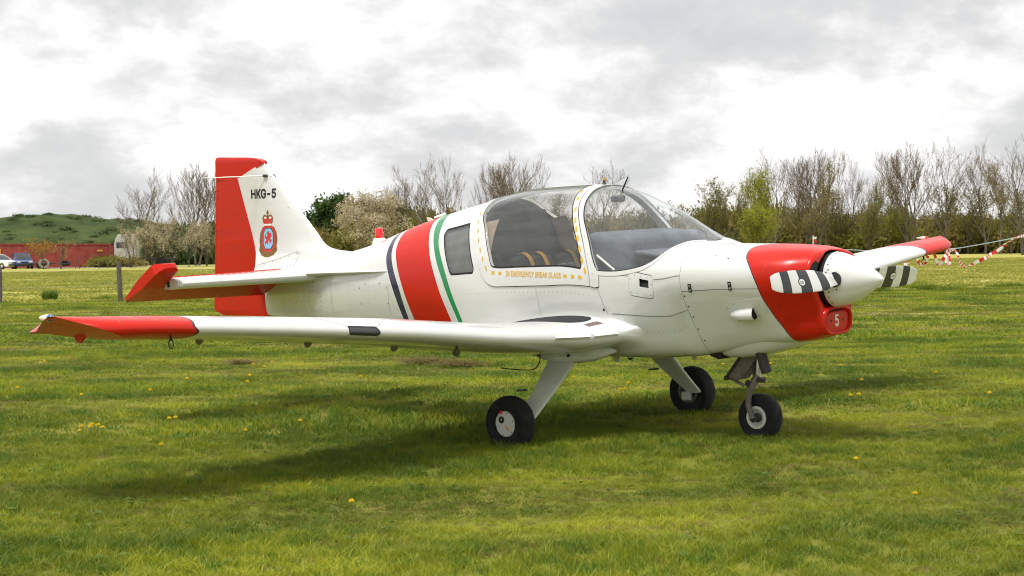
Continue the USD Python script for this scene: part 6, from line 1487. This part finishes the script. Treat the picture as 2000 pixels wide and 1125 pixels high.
# dry clippings
HAY = [(-1.02, 22.75, .24, "brown heap of dry clippings under the near wing root"), (-.57, 22.05, .20, "smaller brown heap right of the clippings under the wing"), (-3.34, 23.13, .12, "tiny brown heap under the middle of the near wing")]
for k, (x, y, r, lab) in enumerate(HAY):
    t = thing("hay_clump", lab, "dry grass", None, (x, y, float(ground_z(x, y)) + .02))
    q = np.random.default_rng(400 + k); n = int(200 + 2600 * r)
    c_ = np.stack([q.normal(0, r * .75, n), q.normal(0, r * .6, n), abs(q.normal(0, r * .10, n)) + .005], 1)
    dv = q.normal(0, 1, (n, 3)) * [1, 1, .35]; dv /= np.linalg.norm(dv, axis=1, keepdims=True); ln = q.uniform(.012, .035, (n, 1)) * (1 + y / 30)
    sd = np.cross(dv, [0, 0, 1.0]); sd /= np.maximum(np.linalg.norm(sd, axis=1, keepdims=True), 1e-6); sd *= .0012 * (1 + y / 14)
    V = np.stack([c_ - dv * ln - sd, c_ - dv * ln + sd, c_ + dv * ln + sd + [0, 0, .004], c_ + dv * ln - sd], 1).reshape(-1, 3); kq = np.arange(n)[:, None] * 4
    mesh(t, "straws", (V, np.vstack([kq + [0, 1, 2], kq + [0, 2, 3]])), M["straw"], smooth=False, kind="stuff")
# dandelions
M["petal"] = plain("dandelion_yellow", (.80, .60, .015), .7)
M["stalk"] = plain("dandelion_stalk", (.10, .17, .03), .6)
root = stage.CreateClassPrim("/World/Looks/plant_models/dandelion"); root.SetTypeName("Xform")
q = np.random.default_rng(8); V, F = [], []
for k in range(64):
    a = k * 2.39996; e = .12 + 1.25 * (k / 64) ** .7; dv = np.array([math.cos(a) * math.sin(e), math.sin(a) * math.sin(e), math.cos(e)])
    sd = np.cross(dv, [0, 0, 1.0]); sd /= np.linalg.norm(sd); c0 = np.array([0, 0, .058]); L = .017 * q.uniform(.85, 1.1)
    V += [c0 - sd * .0012, c0 + sd * .0012, c0 + dv * L + sd * .0024, c0 + dv * L - sd * .0024]; b = 4 * k; F += [[b, b + 1, b + 2], [b, b + 2, b + 3]]
usdkit.mesh(stage, "/World/Looks/plant_models/dandelion/flower_head", (np.array(V), np.array(F)), M["petal"])
usdkit.mesh(stage, "/World/Looks/plant_models/dandelion/stalk", tube([(0, 0, -.01), (.002, 0, .03), (0, 0, .058)], .0018, 5), M["stalk"], smooth=True)
DAND = [(-5.79, 23.05), (-5.74, 23.05), (-2.96, 21.49), (-2.82, 21.37), (-2.84, 22.23), (-2.75, 19.67), (-2.6, 18.45), (-1.53, 18.99), (-0.88, 18.25), (-3.32, 19.19), (-3.41, 17.69), (-3.99, 17.39), (-4.85, 18.41), (-2.75, 15.05), (-2.7, 15.05), (-3.36, 14.63), (-3.3, 14.31), (-3.28, 14.65), (-3.22, 14.59), (-3.15, 14.43), (-3.25, 14.47), (-1.66, 14.71), (-2.02, 14.23), (-2.5, 13.37), (-0.86, 10.05), (0.6, 18.08), (1.05, 16.9), (0.99, 16.45), (0.95, 16.33), (2.29, 20.4), (2.77, 20.14), (2.72, 15.08), (2.79, 15.1), (3.81, 14.98), (3.08, 16.54), (2.17, 10.09), (3.46, 19.76), (1.85, 21.58), (2.18, 22.48), (2.13, 11.61), (3.98, 17.64)]
def region(x, y):
    if x < -2 and y > 17: return "small yellow dandelion in the grass beyond the near wing's outer half"
    if x < 0 and y > 17: return "small yellow dandelion in the grass beyond the near wing's inner half"
    if x < 0: return "small yellow dandelion between the left dandelion cluster and the near main wheel"
    if x < 1.9: return "small yellow dandelion seen between the two main wheels"
    if y > 17: return "small yellow dandelion in the grass behind the nose wheel"
    if y > 13: return "small yellow dandelion in the grass right of the nose wheel"
    return "small yellow dandelion in front of the nose wheel"
for k, (x, y) in enumerate(DAND):
    s = 1.0 + .4 * hash_(x + y)
    lab = "bright yellow dandelion in the cluster left of the picture, in the grass" if -3.5 < x < -3.1 and 14 < y < 15 else ("single large yellow dandelion in the right foreground" if abs(x - 2.17) < .01 else region(x, y))
    grp = "dandelion cluster on the left" if "in the cluster left" in lab else (None if "single" in lab else "dandelions, " + lab.split(" ", 3)[-1])
    t = thing("dandelion", lab, "flower", grp, (x, y, float(ground_z(x, y)) + .012), hash_(x) * 360, s)
    t.GetReferences().AddInternalReference("/World/Looks/plant_models/dandelion"); t.SetInstanceable(True)
